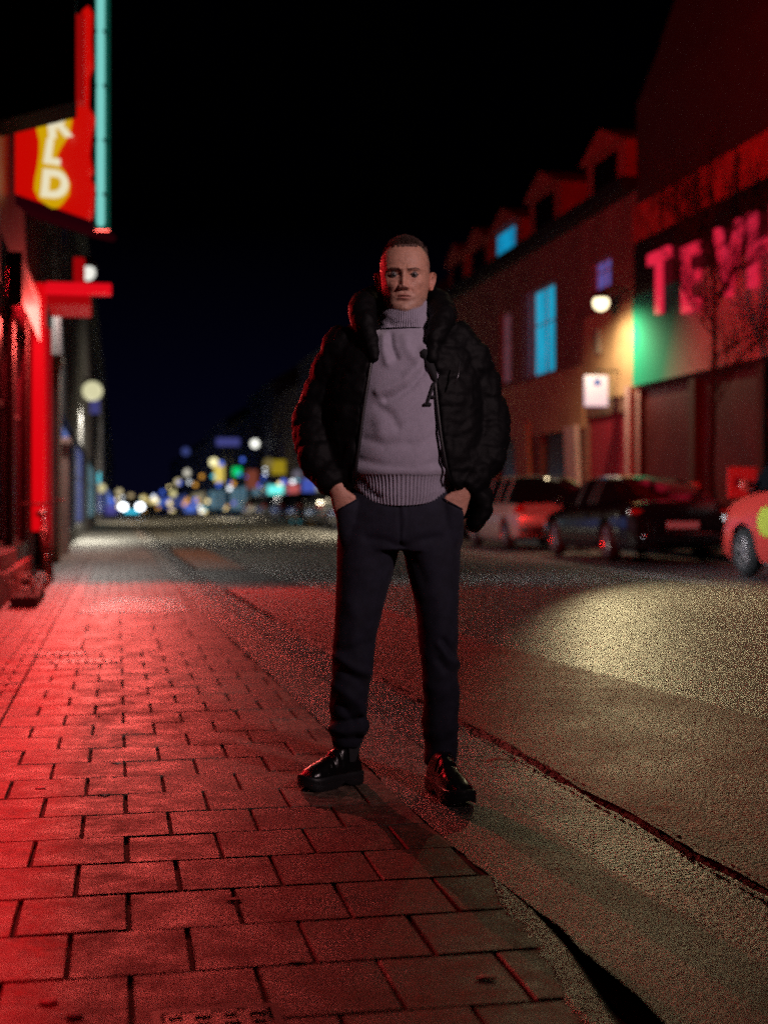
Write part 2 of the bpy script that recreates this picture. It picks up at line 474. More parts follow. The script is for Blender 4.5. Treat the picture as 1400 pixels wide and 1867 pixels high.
def paver_mat():
    m = bpy.data.materials.new('concrete_pavers'); m.use_nodes = True
    nt = m.node_tree; N = nt.nodes; Lk = nt.links; bs = N['Principled BSDF']
    at_ = N.new('ShaderNodeVertexColor'); at_.layer_name = 'tone'
    sp = N.new('ShaderNodeSeparateColor'); Lk.new(at_.outputs['Color'], sp.inputs['Color'])
    tc = N.new('ShaderNodeTexCoord')
    r1 = N.new('ShaderNodeValToRGB')
    r1.color_ramp.elements[0].color = (.15, .082, .062, 1); r1.color_ramp.elements[1].color = (.29, .175, .132, 1)
    Lk.new(sp.outputs['Red'], r1.inputs['Fac'])
    def nz(s, d=6, ro=.65):
        n = N.new('ShaderNodeTexNoise'); n.inputs['Scale'].default_value = s; n.inputs['Detail'].default_value = d; n.inputs['Roughness'].default_value = ro
        Lk.new(tc.outputs['Object'], n.inputs['Vector']); return n
    a = nz(6, 8, .78); b = nz(34, 7, .85); c = nz(24, 6, .8)
    def rng(src, f0, f1, t0, t1):
        x = N.new('ShaderNodeMapRange'); x.inputs['From Min'].default_value = f0; x.inputs['From Max'].default_value = f1
        x.inputs['To Min'].default_value = t0; x.inputs['To Max'].default_value = t1
        Lk.new(src, x.inputs['Value']); return x.outputs['Result']
    def scale(col, fac):
        s = N.new('ShaderNodeVectorMath'); s.operation = 'SCALE'; Lk.new(col, s.inputs[0]); Lk.new(fac, s.inputs['Scale']); return s.outputs['Vector']
    col = scale(r1.outputs['Color'], rng(a.outputs['Fac'], .3, .7, .38, 1.4))
    col = scale(col, rng(b.outputs['Fac'], .41, .60, .40, 1.6))
    col = scale(col, rng(c.outputs['Fac'], .3, .7, .32, 1.6))
    # dark chewing gum and oil spots
    vo = N.new('ShaderNodeTexVoronoi'); vo.inputs['Scale'].default_value = 3.1
    mp = N.new('ShaderNodeMapping'); mp.inputs['Scale'].default_value = (1, 1, 0); Lk.new(tc.outputs['Object'], mp.inputs['Vector']); Lk.new(mp.outputs['Vector'], vo.inputs['Vector'])
    col = scale(col, rng(vo.outputs['Distance'], .035, .055, .35, 1.0))
    Lk.new(col, bs.inputs['Base Color'])
    Lk.new(rng(a.outputs['Fac'], .35, .65, .40, .66), bs.inputs['Roughness'])
    bs.inputs['Specular IOR Level'].default_value = .5
    bp = N.new('ShaderNodeBump'); bp.inputs['Distance'].default_value = .0014; bp.inputs['Strength'].default_value = 1
    mul = N.new('ShaderNodeMath'); mul.operation = 'ADD'
    Lk.new(b.outputs['Fac'], mul.inputs[0]); Lk.new(c.outputs['Fac'], mul.inputs[1])
    Lk.new(mul.outputs[0], bp.inputs['Height']); Lk.new(bp.outputs['Normal'], bs.inputs['Normal'])
    return m
m_paver = paver_mat()
o = finish('pavement', paver_mesh(), m_paver); tag(o, kind='structure')
strip('pavement_bed', lambda u: -1.7, lambda u: ip(u, KERB) + .004, -.0125, mat('joint_dirt', (.012, .010, .009), .8, var=.4, vscale=60), -6, 34)
strip('pavement', lambda u: -1.7, kf(KERB), -.002, m_slab, 33.2, 500)
# mortar patch beside the kerb, close to the camera
vs = []; fs = []; us = np.arange(2.1, 3.35, .015); K = 16
for i, u in enumerate(us):
    r_ = ip(u, KERB) - .004 + .006 * noise.noise(Vector((u * 30, 0, 9)))
    l_ = r_ - .07 - .05 * noise.noise(Vector((u * 7, 5, 1))) - .02 * noise.noise(Vector((u * 40, 5, 1)))
    if u > 3.1: l_ = r_ - .07 * (3.36 - u) / .26
    for k in range(K + 1):
        t = k / K; v = l_ + (r_ - l_) * t
        p = W(u, v)
        z = .0022 * min(1, 8 * t, 1.2) + .0022 * noise.noise(Vector((p.x * 70, p.y * 70, 0))) * min(1, 5 * t) - (.02 * max(0, (t - .86) / .14) ** 2)
        vs.append((p.x, p.y, z))
for i in range(len(us) - 1):
    for k in range(K): fs.append((i*(K+1)+k, i*(K+1)+k+1, (i+1)*(K+1)+k+1, (i+1)*(K+1)+k))
o = MB().add(vs, fs).build('mortar_patch', asphalt('gravel_mortar', (.03, .025, .022), (.34, .30, .27), .36, .006, 110), None, smooth=0); tag(o, kind='structure')
# pale worn slab further up the pavement
strip('slab_patch', lambda u: -.2, lambda u: ip(u, KERB) - .1, .004, asphalt('pale_slab', (.2, .2, .18), (.42, .42, .38), .32, .003, 70), 12.1, 14.0, ja=.25, jb=.05, step=.1)

# access covers in the pavement
m_iron = mat('cast_iron', (.10, .09, .085), .42, .7, var=.4, vscale=40, bump=.001, bscale=150)
m_frame = mat('cover_frame', (.035, .03, .03), .5, .5, var=.3)
def cover(px, py, du, dv, label, name='access_cover'):
    Y = 2350 / (py - 920); X = (px - 700) / F * Y
    u0, v0 = -X * SA + Y * CA, X * CA + Y * SA
    t = thing(name, label, 'utility cover', W(u0, v0, 0), A)
    f = MB()
    f.box(-dv/2 - .018, dv/2 + .018, -du/2 - .018, -du/2, -.012, .0045); f.box(-dv/2 - .018, dv/2 + .018, du/2, du/2 + .018, -.012, .0045)
    f.box(-dv/2 - .018, -dv/2, -du/2, du/2, -.012, .0045); f.box(dv/2, dv/2 + .018, -du/2, du/2, -.012, .0045)
    f.build('frame', m_frame, t)
    l = MB(); l.box(-dv/2 + .006, dv/2 - .006, -du/2 + .006, du/2 - .006, -.012, .0038)
    ny = max(3, int(du / .035)); nx = max(4, int(dv / .045))
    for i in range(nx):
        for j in range(ny):
            if random.random() < .12: continue
            cx = -dv/2 + dv * (i + .5) / nx; cy = -du/2 + du * (j + .5) / ny
            s = .012 + .004 * ((i + j) % 2)
            l.box(cx - s, cx + s, cy - s * .7, cy + s * .7, .0037, .0075)
    l.build('lid', m_iron, t, bevel=.0008)
    return t
cover(112, 1192, .2, .33, 'small iron access cover in the red lit paving, the farther of the pair')
cover(150, 1206, .18, .4, 'wide iron access cover in the red lit paving, the nearer of the pair')
cover(398, 1868, .12, .2, 'dark embossed iron cover set in the pavers at the bottom edge')
# ------------------------------------------------------------------ the man
YM = 4.60
PXM = F / YM
def mx(px): return (px - 700) / PXM
def mz(py): return HC + (920 - py) / PXM
man = thing('person', 'standing man in black puffer jacket, pale turtleneck and dark jeans, hands in pockets', 'person', (0, YM, 0))
def mine(mb_or_me, name, m, parent=man, smooth=0):
    """man's pieces are modelled in world coordinates, then moved under his root"""
    me = mb_or_me.mesh(name) if isinstance(mb_or_me, MB) else mb_or_me
    o = finish(name, me, m, None, smooth)
    me.transform(Matrix.Translation((0, -YM, 0)))
    o.parent = parent
    return o
m_skin = mat('skin', (.5, .3, .22), .48, attr='tone', var=.15, vscale=70, bump=.0016, bscale=300, sss=.06, rvar=.08)
m_jean = mat('dark_denim', (.012, .0125, .024), .8, var=.35, vscale=25, bump=.0008, bscale=750, sheen=.03, spec=.25)
m_swt = mat('grey_knit', (.29, .265, .34), .85, var=.10, vscale=60, bump=.0022, bscale=330, sheen=.35)
m_jkt = mat('black_nylon', (.0024, .0021, .0027), .62, bump=.0012, bscale=260, spec=.12)
m_fur = mat('black_lining', (.004, .0035, .004), .9, bump=.002, bscale=380, spec=.1)
m_boot = mat('polished_leather', (.007, .006, .007), .24, bump=.0010, bscale=60, spec=.5, coat=.08, rvar=.08, vscale=30)
m_sole = mat('black_rubber', (.018, .018, .021), .42, bump=.0006, bscale=200)
m_elas = mat('elastic_gusset', (.022, .022, .026), .8, bump=.0008, bscale=500)

# --- head: one grid from under the sweater up to the crown
HX, HY, HZ = mx(738), YM + .005, 1.570      # under the chin, on the neck axis
Hh = .262
def tab(x, t): return np.interp(x, [a for a, _ in t], [b for _, b in t])
WT = [(0, .030), (.008, .047), (.02, .059), (.035, .0665), (.06, .0730), (.09, .0780), (.12, .0805), (.15, .083), (.18, .0825), (.2, .0775), (.21, .0725), (.222, .0640), (.236, .0515), (.248, .037), (.256, .0225), (.262, .0004)]
FT = [(0, .080), (.008, .092), (.02, .0985), (.035, .0985), (.06, .098), (.09, .0965), (.12, .0955), (.15, .0985), (.17, .0985), (.19, .0955), (.21, .088), (.228, .076), (.242, .059), (.253, .036), (.262, .0004)]
BT = [(0, .0), (.03, .062), (.06, .078), (.1, .096), (.15, .103), (.19, .100), (.215, .088), (.235, .068), (.25, .042), (.262, .0004)]
def head_grid(NT=300, NZ=230):
    zs = np.concatenate([np.linspace(-.16, -.012, 14), np.linspace(-.010, .225, NZ), Hh * (1 - (1 - np.linspace(.88, 1, 34)) ** 1.0)])
    zs = np.unique(np.round(np.where(zs > .2306, zs, zs), 5))
    th = np.linspace(0, 2 * PI, NT, endpoint=False)
    th = th - .28 * np.sin(th)          # denser towards the face (th = 0)
    V = []
    for z in zs:
        zz = max(z, 0)
        w = tab(zz, WT); f = tab(zz, FT); b = tab(zz, BT)
        if z < 0:
            k = max(0, 1 + z / .012); w *= math.sqrt(k) if k > 0 else 0; f *= k ** .6 if k > 0 else 0
        s, c = np.sin(th), np.cos(th)
        d = np.where(c > 0, f, b if b > 0 else .001)
        n = 2.25
        if w > 1e-5:
            rj = (np.abs(s / max(w, 1e-5)) ** n + np.abs(c / np.maximum(d, 1e-5)) ** n) ** (-1 / n)
        else: rj = np.zeros_like(th)
        # neck
        nf = np.interp(z, [-.16, -.06, .0, .03], [.085, .058, .052, .045])
        nw = np.interp(z, [-.16, -.09, -.03, .03, .07], [.11, .067, .0605, .058, .05]); nb = np.interp(z, [-.16, -.05, .03, .08], [.09, .07, .070, .06])
        rn = ((s / nw) ** 2 + (c / np.where(c > 0, nf, nb)) ** 2) ** -.5
        if z > .09: rn = rn * 0
        p = 9.0
        r = (rj ** p + rn ** p) ** (1 / p)
        V.append(np.stack([r * s, -r * c, np.full_like(th, z)], 1))
    V = np.array(V)                      # rows, th, 3  (face towards -y)
    x, y, z = V[..., 0].copy(), V[..., 1].copy(), V[..., 2].copy()
    front = np.clip((-y - .02) / .03, 0, 1)
    G = lambda cx, cz, sx, sz: np.exp(-((x - cx) / sx) ** 2 - ((z - cz) / sz) ** 2)
    d = np.zeros_like(x)
    ax = np.abs(x)
    ez = .132; ex = .0335
    # nose
    nz = np.interp(z, [.078, .0835, .0885, .094, .100, .112, .126, .138, .15, .162], [0, .009, .0215, .0265, .025, .0185, .0125, .0075, .003, 0])
    nwid = np.interp(z, [.08, .092, .105, .135, .15], [.0140, .0145, .0120, .0105, .014])
    d += nz * np.exp(-np.abs(x / nwid) ** 2.0)
    for sgn in (-1, 1):
        d += .0100 * G(sgn * .0140, .0895, .0060, .0062)
        d -= .007 * G(sgn * .0072, .0815, .0035, .0022)
        d -= .0140 * G(sgn * .031, ez + .001, .0185, .0095)         # socket
        d -= .005 * G(sgn * .0165, ez + .001, .006, .010)
        d += .0048 * G(sgn * .030, .1535, .024, .0075)             # brow ridge
        d += .0035 * G(sgn * .013, .152, .010, .006)
        d += .0060 * G(sgn * .050, .107, .019, .015)               # cheekbone
        d += .0030 * G(sgn * .034, .092, .014, .014)
        d -= .0020 * G(sgn * .030, .118, .016, .0035)              # bag under the eye
        d += .0025 * G(sgn * .031, .1135, .014, .004)
        d -= .0020 * G(sgn * .058, .062, .014, .022)               # hollow cheek
        d += .0030 * G(sgn * .040, .035, .016, .014)               # jowl
        d -= .0010 * G(sgn * .027, .047, .006, .010)
        # nasolabial fold
        dist = seg_dist(x * sgn, z, [(.0185, .093), (.0255, .080), (.0290, .070)])
        d -= .0014 * np.exp(-(dist / .0050) ** 2)
        d += .0012 * np.exp(-((dist - .010) / .007) ** 2) * (ax > .022)
        # eyelids round an almond opening
        lidx = (x - sgn * ex) / .0150
        arch = np.clip(1 - lidx ** 2, 0, 1)
        up = ez + .0034 * arch ** .8; lo = ez - .0028 * arch ** .8
        inside = (np.abs(lidx) < 1) & (z < up) & (z > lo)
        edge = np.minimum(np.abs(z - up), np.abs(z - lo)); near = (np.abs(lidx) < 1.1)
        d += np.where(near & ~inside, .0045 * np.exp(-(edge / .0036) ** 2), 0)
        d += np.where(near & (z > up), .0018 * np.exp(-((z - up - .004) / .002) ** 2), 0)
        d = np.where(inside, d - .009, d)
        d -= .0022 * G(sgn * .034, ez + .0115, .017, .0017)         # lid crease
    # forehead lines, frown
    for zc in (.176, .187, .197): d -= .0006 * np.exp(-((z - zc - .004 * (x / .05) ** 2) / .0018) ** 2) * (ax < .045)
    for sgn in (-1, 1): d -= .0016 * np.exp(-((x - sgn * .0075) / .0016) ** 2 - ((z - .155) / .009) ** 2)
    # mouth
    mzc = .0605 - .0016 * (x / .024) ** 2
    d += .0035 * np.exp(-((z - .060) / .022) ** 2 - (x / .026) ** 2)
    d += .0042 * np.exp(-((z - mzc - .0048) / .0036) ** 2) * np.clip(1 - (x / .026) ** 2, 0, 1)
    d += .0052 * np.exp(-((z - mzc + .0058) / .0042) ** 2) * np.clip(1 - (x / .022) ** 2, 0, 1)
    d -= .0058 * np.exp(-((z - mzc) / .0015) ** 2) * np.clip(1.15 - (x / .0255) ** 2, 0, 1)
    d -= .0016 * G(0, .0735, .0035, .006)
    d -= .0040 * np.exp(-((z - .0435) / .005) ** 2 - (x / .022) ** 2)
    d += .0062 * G(0, .022, .020, .014)
    d -= .0012 * G(0, .020, .003, .008)
    d -= .004 * np.exp(-((ax - .078) / .010) ** 2 - ((z - .165) / .022) ** 2)   # temples
    d += .0007 * np.array([[noise.noise(Vector((a * 60, b * 60, cz * 60))) for a, b, cz in row] for row in V])
    V[..., 1] -= d * front
    V[..., 0] += np.where(ax > .05, np.sign(x) * d * .5 * front, 0)
    # colour
    c = np.ones(x.shape + (3,)) * np.array([.52, .265, .185])
    def blend(wt, col):
        nonlocal c
        wt = np.clip(wt, 0, 1)[..., None]; c = c * (1 - wt) + np.array(col) * wt
    fr = front
    blend(.35 * fr * np.exp(-((z - .095) / .03) ** 2) * np.exp(-((ax - .03) / .03) ** 2), (.50, .22, .17))
    blend(.5 * fr * G(0, .092, .016, .012), (.50, .22, .17))
    beard = np.clip((.075 - z) / .02, 0, 1) * np.clip(1 - np.abs(z - .06) / .004 * 0, 0, 1)
    st = np.array([[noise.noise(Vector((a * 900, b * 900, cz * 900))) for a, b, cz in row] for row in V])
    blend(.48 * np.clip(beard + .7 * np.exp(-((z - .072) / .006) ** 2 - (x / .03) ** 2), 0, 1) * (.7 + .5 * st) * (z > -.04), (.17, .13, .115))
    lip = (np.exp(-((z - mzc - .0040) / .0034) ** 2) + np.exp(-((z - mzc + .0052) / .0046) ** 2)) * np.clip(1.1 - (x / .0245) ** 2, 0, 1) * fr
    blend(.8 * lip, (.38, .135, .115))
    blend(.75 * np.exp(-((z - mzc) / .0012) ** 2) * np.clip(1.2 - (x / .0245) ** 2, 0, 1) * fr, (.07, .025, .02))
    for sgn in (-1, 1):
        blend(.9 * G(sgn * .0072, .0818, .0042, .0026) * fr, (.05, .015, .012))
        u = (x * sgn - .012) / .040
        bz = .1448 + .0085 * np.sin(np.clip(u, 0, 1) * 2.3) - .002 * u
        bw = np.where((u > 0) & (u < 1), .0052 * (1 - .55 * np.clip(u, 0, 1)), 0)
        blend(np.where(bw > 0, 1.0 * np.clip(1.3 - np.abs(z - bz) / np.maximum(bw, 1e-5), 0, 1) * (.75 + .5 * st), 0) * fr, (.045, .032, .026))
        lidx = (x - sgn * ex) / .0150; arch = np.clip(1 - lidx ** 2, 0, 1)
        up = ez + .0034 * arch ** .8; lo = ez - .0028 * arch ** .8
        blend(np.where(np.abs(lidx) < 1.05, .85 * np.exp(-((z - up) / .0011) ** 2) + .4 * np.exp(-((z - lo) / .001) ** 2), 0) * fr, (.06, .03, .025))
        blend(.4 * G(sgn * .030, .122, .015, .008) * fr, (.28, .14, .12))
    # shaved sides of the skull
    hl = .208 - .20 * np.clip(-y - .035, 0, 1)
    scalp = np.clip((z - .135) / .02, 0, 1) * np.clip((y + .046) / .010, 0, 1)
    blend(.60 * np.clip(scalp, 0, 1) * (.8 + .4 * st), (.09, .065, .055))
    return V, c
HV, HCc = head_grid()
def ear(sgn):
    """outer ear: a cupped leaf with a rolled rim"""
    NU, NVv = 26, 40; P = []; Fc = []
    for i in range(NU + 1):
        q = i / NU
        for k in range(NVv):
            t = 2 * PI * k / NVv
            ry = .0185 * (1 + .18 * math.sin(t)); rz = .0335
            yy = q * ry * math.cos(t) + .004 * math.sin(t) * q; zz = q * rz * math.sin(t)
            rim = .0065 * math.exp(-((q - .90) / .10) ** 2) - .007 * math.exp(-(q / .45) ** 2) + .004 * math.exp(-((q - .55) / .12) ** 2)
            lobe = .002 if zz < -.02 else 0
            P.append((rim + lobe - .006 * max(0, q - .95) * 20, yy, zz))
    for i in range(NU):
        for k in range(NVv):
            k2 = (k + 1) % NVv; Fc.append((i*NVv+k, i*NVv+k2, (i+1)*NVv+k2, (i+1)*NVv+k))
    nb = len(P)
    for k in range(NVv):                 # the back of the ear, tapering to the skull
        t = 2 * PI * k / NVv; x, y, z = P[NU*NVv+k]
        P.append((x - .014, y * .72 + .000, z * .78))
    for k in range(NVv):
        k2 = (k + 1) % NVv; Fc.append((NU*NVv+k, NU*NVv+k2, nb+k2, nb+k))
    M = Matrix.Translation((sgn * .0885, .012, .118)) @ Matrix.Rotation(sgn * R(-28), 4, 'Z') @ Matrix.Rotation(sgn * R(6), 4, 'Y') @ Matrix.Rotation(R(-10), 4, 'X')
    return [M @ Vector((sgn * x, y, z)) for x, y, z in P], (Fc if sgn > 0 else [f[::-1] for f in Fc])
body_v = []; body_f = []; body_c = []
def body_add(vs, fs, cs):
    n = len(body_v); body_v.extend([tuple(v) for v in vs]); body_f.extend([tuple(i + n for i in f) for f in fs]); body_c.extend(cs)
nr, nt_ = HV.shape[:2]
flat = HV.reshape(-1, 3); hf = [(i*nt_+k, i*nt_+(k+1) % nt_, (i+1)*nt_+(k+1) % nt_, (i+1)*nt_+k) for i in range(nr - 1) for k in range(nt_)]
hf.append(tuple((nr-1)*nt_+k for k in range(nt_)))
TILT = Matrix.Translation((HX, HY, HZ)) @ Matrix.Rotation(R(3.5), 4, 'X') @ Matrix.Rotation(R(-3), 4, 'Z')
body_add([TILT @ Vector(p) for p in flat], hf, [tuple(c) for c in HCc.reshape(-1, 3)])
for sgn in (-1, 1):
    ev, ef = ear(sgn)
    body_add([TILT @ v for v in ev], ef, [(.52, .23, .16)] * len(ev))
# --- trunk, limbs and hands fused into one skin
mb = MB()
sx = mx(737)
mb.tube([(sx, YM+.01, .86), (sx, YM+.01, .95), (sx, YM, 1.10), (sx, YM, 1.25), (sx, YM+.01, 1.38), (sx, YM+.02, 1.47), (HX, YM+.015, 1.52), (HX, YM+.012, 1.56)],
        [(.15, .10), (.165, .115), (.155, .115), (.165, .115), (.185, .11), (.13, .085), (.062, .062), (.056, .056)], 24, (0, 1, 0))
LEGS = {}
for side, hip, knee, ank in ((-1, (mx(668), YM+.01, .90), (mx(648), YM-.02, .50), (mx(632), YM+.015, .11)), (1, (mx(790), YM+.01, .90), (mx(800), YM-.02, .48), (mx(805), YM-.01, .10))):
    mb.tube([hip, Vector(hip).lerp(Vector(knee), .5), knee, Vector(knee).lerp(Vector(ank), .35), ank], [.080, .068, .046, .042, .026], 16)
    tx, ty = (-.10, -.09) if side < 0 else (.035, -.13)
    mb.tube([(ank[0], ank[1], .12), (ank[0] + tx * .5, ank[1] + ty * .5, .068), (ank[0] + tx, ank[1] + ty, .058)], [.026, .022, .014], 12)
ARM = {-1: [(622, 648, 4.63), (603, 705, 4.66), (575, 775, 4.67), (583, 835, 4.60), (614, 890, 4.535)], 1: [(848, 648, 4.63), (869, 705, 4.66), (890, 775, 4.67), (880, 838, 4.60), (846, 892, 4.535)]}
HAND = {}
for side in (-1, 1):
    pts = [at(*p) for p in ARM[side]]
    mb.tube(pts, [.055, .048, .042, .036, (.030, .022)], 14, (0, 1, 0))
    w = pts[-1]
    kn = at(640 if side < 0 else 817, 950, 4.537)      # knuckles, inside the pocket
    dirv = (kn - w).normalized()
    nrm = Vector((side * .35, -1, .1)); nrm = (nrm - dirv * nrm.dot(dirv)).normalized()
    acr = dirv.cross(nrm).normalized()
    mb.tube([w - dirv * .02, w + dirv * .02, w.lerp(kn, .5), w.lerp(kn, .85), kn + dirv * .004], [(.028, .021), (.032, .021), (.041, .0195), (.044, .0185), (.040, .013)], 20, tuple(nrm))
    for i, (off, L) in enumerate(((-.033, .072), (-.011, .082), (.011, .077), (.032, .060))):
        b0 = kn + acr * off - dirv * .01
        mb.tube([b0, b0 + dirv * L * .45 - nrm * .002, b0 + dirv * L * .75 - nrm * .010, b0 + dirv * L - nrm * .022], [.0105, .0095, .0085, .006], 10)
    inner = -side
    tb = w + dirv * .03 + acr * (.034 if (acr.x * inner) > 0 else -.034)
    out = (acr if acr.x * inner > 0 else -acr)
    mb.tube([tb - out * .012, tb + out * .004 + dirv * .022, tb + out * .002 + dirv * .052, tb - out * .008 + dirv * .078], [.014, .0125, .0110, .008], 10)
    HAND[side] = (w, kn, dirv, nrm, acr)
bm_ = remesh(mb, .0045, 4)
co, no = arrays(bm_)
for side in (-1, 1):                    # tendons and knuckle dips on the back of the hand
    w, kn, dirv, nrm, acr = HAND[side]
    for off in (-.030, -.010, .011, .030):
        a0 = np.array(w + dirv * .02 + acr * off * .5); a1 = np.array(kn + acr * off)
        ab = a1 - a0; t = np.clip(((co - a0) @ ab) / (ab @ ab), 0, 1); dd = np.linalg.norm(co - a0 - t[:, None] * ab, axis=1)
        co += no * (.0022 * np.exp(-(dd / .012) ** 2) * (no @ np.array(nrm) > .3) * (.4 + .6 * t))[:, None]
fidx = [tuple(p.vertices) for p in bm_.polygons]
body_add(co, fidx, [(.52, .25, .18)] * len(co))
bpy.data.meshes.remove(bm_)
me = bpy.data.meshes.new('body'); me.from_pydata(body_v, [], body_f)
cc = np.ones((len(body_v), 4)); cc[:, :3] = np.array(body_c)
me.color_attributes.new('tone', 'FLOAT_COLOR', 'POINT').data.foreach_set('color', cc.reshape(-1))
bm2 = bmesh.new(); bm2.from_mesh(me); bmesh.ops.recalc_face_normals(bm2, faces=bm2.faces); bm2.to_mesh(me); bm2.free()
mine(me, 'body', m_skin)
# eyes
for sgn in (-1, 1):
    c = TILT @ Vector((sgn * .0335, -.0805, .132))
    b = MB().ball((0, 0, 0), .0122, 40, 36)
    me = b.mesh('eye'); co, no = arrays(me)
    look = (camo.location - c).normalized(); look = Vector((look.x, look.y, look.z)).normalized()
    ang = np.arccos(np.clip((co / .0122) @ np.array(look), -1, 1))
    col = np.ones((len(co), 4)); col[:, :3] = (.13, .11, .105)
    col[ang < .50, :3] = (.022, .022, .02); col[ang < .22, :3] = (.004, .004, .004)
    me.color_attributes.new('tone', 'FLOAT_COLOR', 'POINT').data.foreach_set('color', col.reshape(-1))
    me.transform(Matrix.Translation(c))
    mine(me, 'eye', mat('wet_eye', (.5, .5, .5), .3, attr='tone', spec=.3))
# hair: a short crop on top of the skull
P3 = HV.copy()
x, y, z = P3[..., 0], P3[..., 1], P3[..., 2]
hnz = np.array([[noise.noise(Vector((a * 130, b * 130, 3))) for a, b, cz in row] for row in P3]) * .0035
hair_bot = hnz + np.where(y < 0, .2235 + .55 * np.clip(np.abs(x) - .040, 0, 1), .215 - .25 * np.clip(y, 0, 1)) + .0 * x
mask = z > hair_bot
cap_v = []; cap_f = []; idx = {}
Nrm = np.zeros_like(P3); ctr = np.array([0, .01, .15]); Nrm = (P3 - ctr); Nrm /= np.linalg.norm(Nrm, axis=2)[..., None]
for i in range(nr):
    for k in range(nt_):
        if mask[i, k]:
            t = min(1, (z[i, k] - hair_bot[i, k]) / .014)
            n_ = noise.noise(Vector(P3[i, k]) * 160) * .0016
            idx[(i, k)] = len(cap_v); cap_v.append(TILT @ Vector(P3[i, k] + Nrm[i, k] * (.0003 + (.0040 + n_) * t)))
for i in range(nr - 1):
    for k in range(nt_):
        q = [(i, k), (i, (k+1) % nt_), (i+1, (k+1) % nt_), (i+1, k)]
        if all(a in idx for a in q): cap_f.append(tuple(idx[a] for a in q))
hb = MB().add(cap_v, cap_f)
keys = list(idx.keys())
for s in range(9000):
    i, k = random.choice(keys)
    p = Vector(P3[i, k]); n_ = Vector(Nrm[i, k])
    d = (n_ + Vector((random.gauss(0, .25), random.gauss(-.1, .25), random.gauss(.25, .2)))).normalized()
    L = random.uniform(.008, .0145) * (1 if z[i, k] > hair_bot[i, k] + .006 else .6)
    a = d.cross(Vector((random.random(), random.random(), random.random()))).normalized() * .0006
    b0 = p + n_ * .002
    hb.add([TILT @ (b0 - a), TILT @ (b0 + a), TILT @ (b0 + d * L)], [(0, 1, 2)])
mine(hb, 'hair', mat('dark_brown_hair', (.13, .075, .06), .6, var=.3, vscale=300))

# --- sweater
def loft_grid(rows, NA, front_pow=2.0):
    """rows: (cx, cy, z, rx, ryf, ryb); angle 0 is the front"""
    V = []
    th = np.linspace(0, 2 * PI, NA, endpoint=False)
    for cx, cy, z, rx, rf, rb in rows:
        s, c = np.sin(th), np.cos(th)
        V.append(np.stack([cx + rx * np.sign(s) * np.abs(s) ** (2 / front_pow), cy - np.where(c > 0, rf, rb) * np.sign(c) * np.abs(c) ** (2 / front_pow), np.full_like(th, z)], 1))
    return np.array(V), th
def interp_rows(keys, n):
    keys = np.array(keys); t = np.linspace(0, 1, len(keys)); tt = np.linspace(0, 1, n)
    return np.stack([np.interp(tt, t, keys[:, j]) for j in range(keys.shape[1])], 1)
def smooth_rows(rows, k=9):
    r = np.array(rows); ker = np.hanning(k + 2)[1:-1]; ker /= ker.sum()
    out = r.copy()
    for j in range(r.shape[1]):
        out[:, j] = np.convolve(np.pad(r[:, j], k // 2, mode='reflect', reflect_type='odd'), ker, 'valid')
    return out
SW = [  # y, xl, xr, front depth, back depth
    (922, 641, 824, .132, .115), (905, 637, 828, .137, .12), (885, 636, 829, .143, .12), (870, 634, 831, .150, .12), (840, 632, 834, .152, .12),
    (800, 634, 835, .150, .12), (750, 636, 836, .146, .12), (700, 638, 838, .142, .12), (660, 634, 842, .134, .12), (635, 636, 838, .118, .11),
    (618, 652, 820, .100, .10), (606, 676, 796, .086, .09), (598, 694, 779, .078, .082)]
rows = []
for yv, xl, xr, rf, rb in SW:
    cx = (mx(xl) + mx(xr)) / 2
    rows.append((cx, YM + .005, mz(yv), (mx(xr) - mx(xl)) / 2, rf, rb))
NA, NR = 420, 240
rows_i = smooth_rows(interp_rows(rows, NR), 15)
G_, th = loft_grid(rows_i, NA, 2.15)
# rib and hem: the middle of the hem hangs lower than the sides
zb = G_[0, 0, 2]
frac = np.clip((mz(866) - G_[..., 2]) / (mz(866) - zb), 0, 1)
lift = .050 * np.abs(np.sin(th)) ** 2.2 * (np.cos(th) > -.3)
G_[..., 2] += (frac ** 1.0) * lift[None, :] * .9 + .0
rib = .0026 * np.cos(th * 92)
ctrs = rows_i[:, None, :2]
def radial(G_, amt):
    d = G_[..., :2] - ctrs; n = np.linalg.norm(d, axis=2, keepdims=True); G_[..., :2] += d / np.maximum(n, 1e-6) * amt[..., None]
ribm = np.clip(frac * 14, 0, 1)
radial(G_, ribm * (rib[None, :] - .004 - .004 * np.clip(frac * 3 - 2, 0, 1)) + .008 * np.exp(-((G_[..., 2] - mz(858)) / .018) ** 2))
flat = G_.reshape(-1, 3)
fs = [(i*NA+k, i*NA+(k+1) % NA, (i+1)*NA+(k+1) % NA, (i+1)*NA+k) for i in range(NR - 1) for k in range(NA)]
# hem turned inwards
inner = G_[0].copy(); inner[:, :2] = ctrs[0] + (inner[:, :2] - ctrs[0]) * .95; inner[:, 2] += .03
n0 = len(flat); flat = np.vstack([flat, inner]); fs += [(k, n0 + k, n0 + (k+1) % NA, (k+1) % NA) for k in range(NA)]
me = MB().add(flat, fs).mesh('sweater')
co, no = arrays(me)
if no[np.argmin(co[:, 1]), 1] > 0:
    me.flip_normals(); co, no = arrays(me)
crease(co, no, [(784, 655), (770, 682), (748, 706), (724, 721), (704, 728)], -.011, 7)
crease(co, no, [(772, 640), (758, 672), (736, 694), (706, 708), (690, 715)], .011, 9)
crease(co, no, [(712, 612), (714, 632), (722, 652)], -.011, 6)
crease(co, no, [(700, 616), (700, 640), (706, 662)], .008, 7)
crease(co, no, [(738, 618), (742, 636), (752, 650)], .008, 9)
crease(co, no, [(690, 742), (712, 756), (724, 778)], -.006, 9)
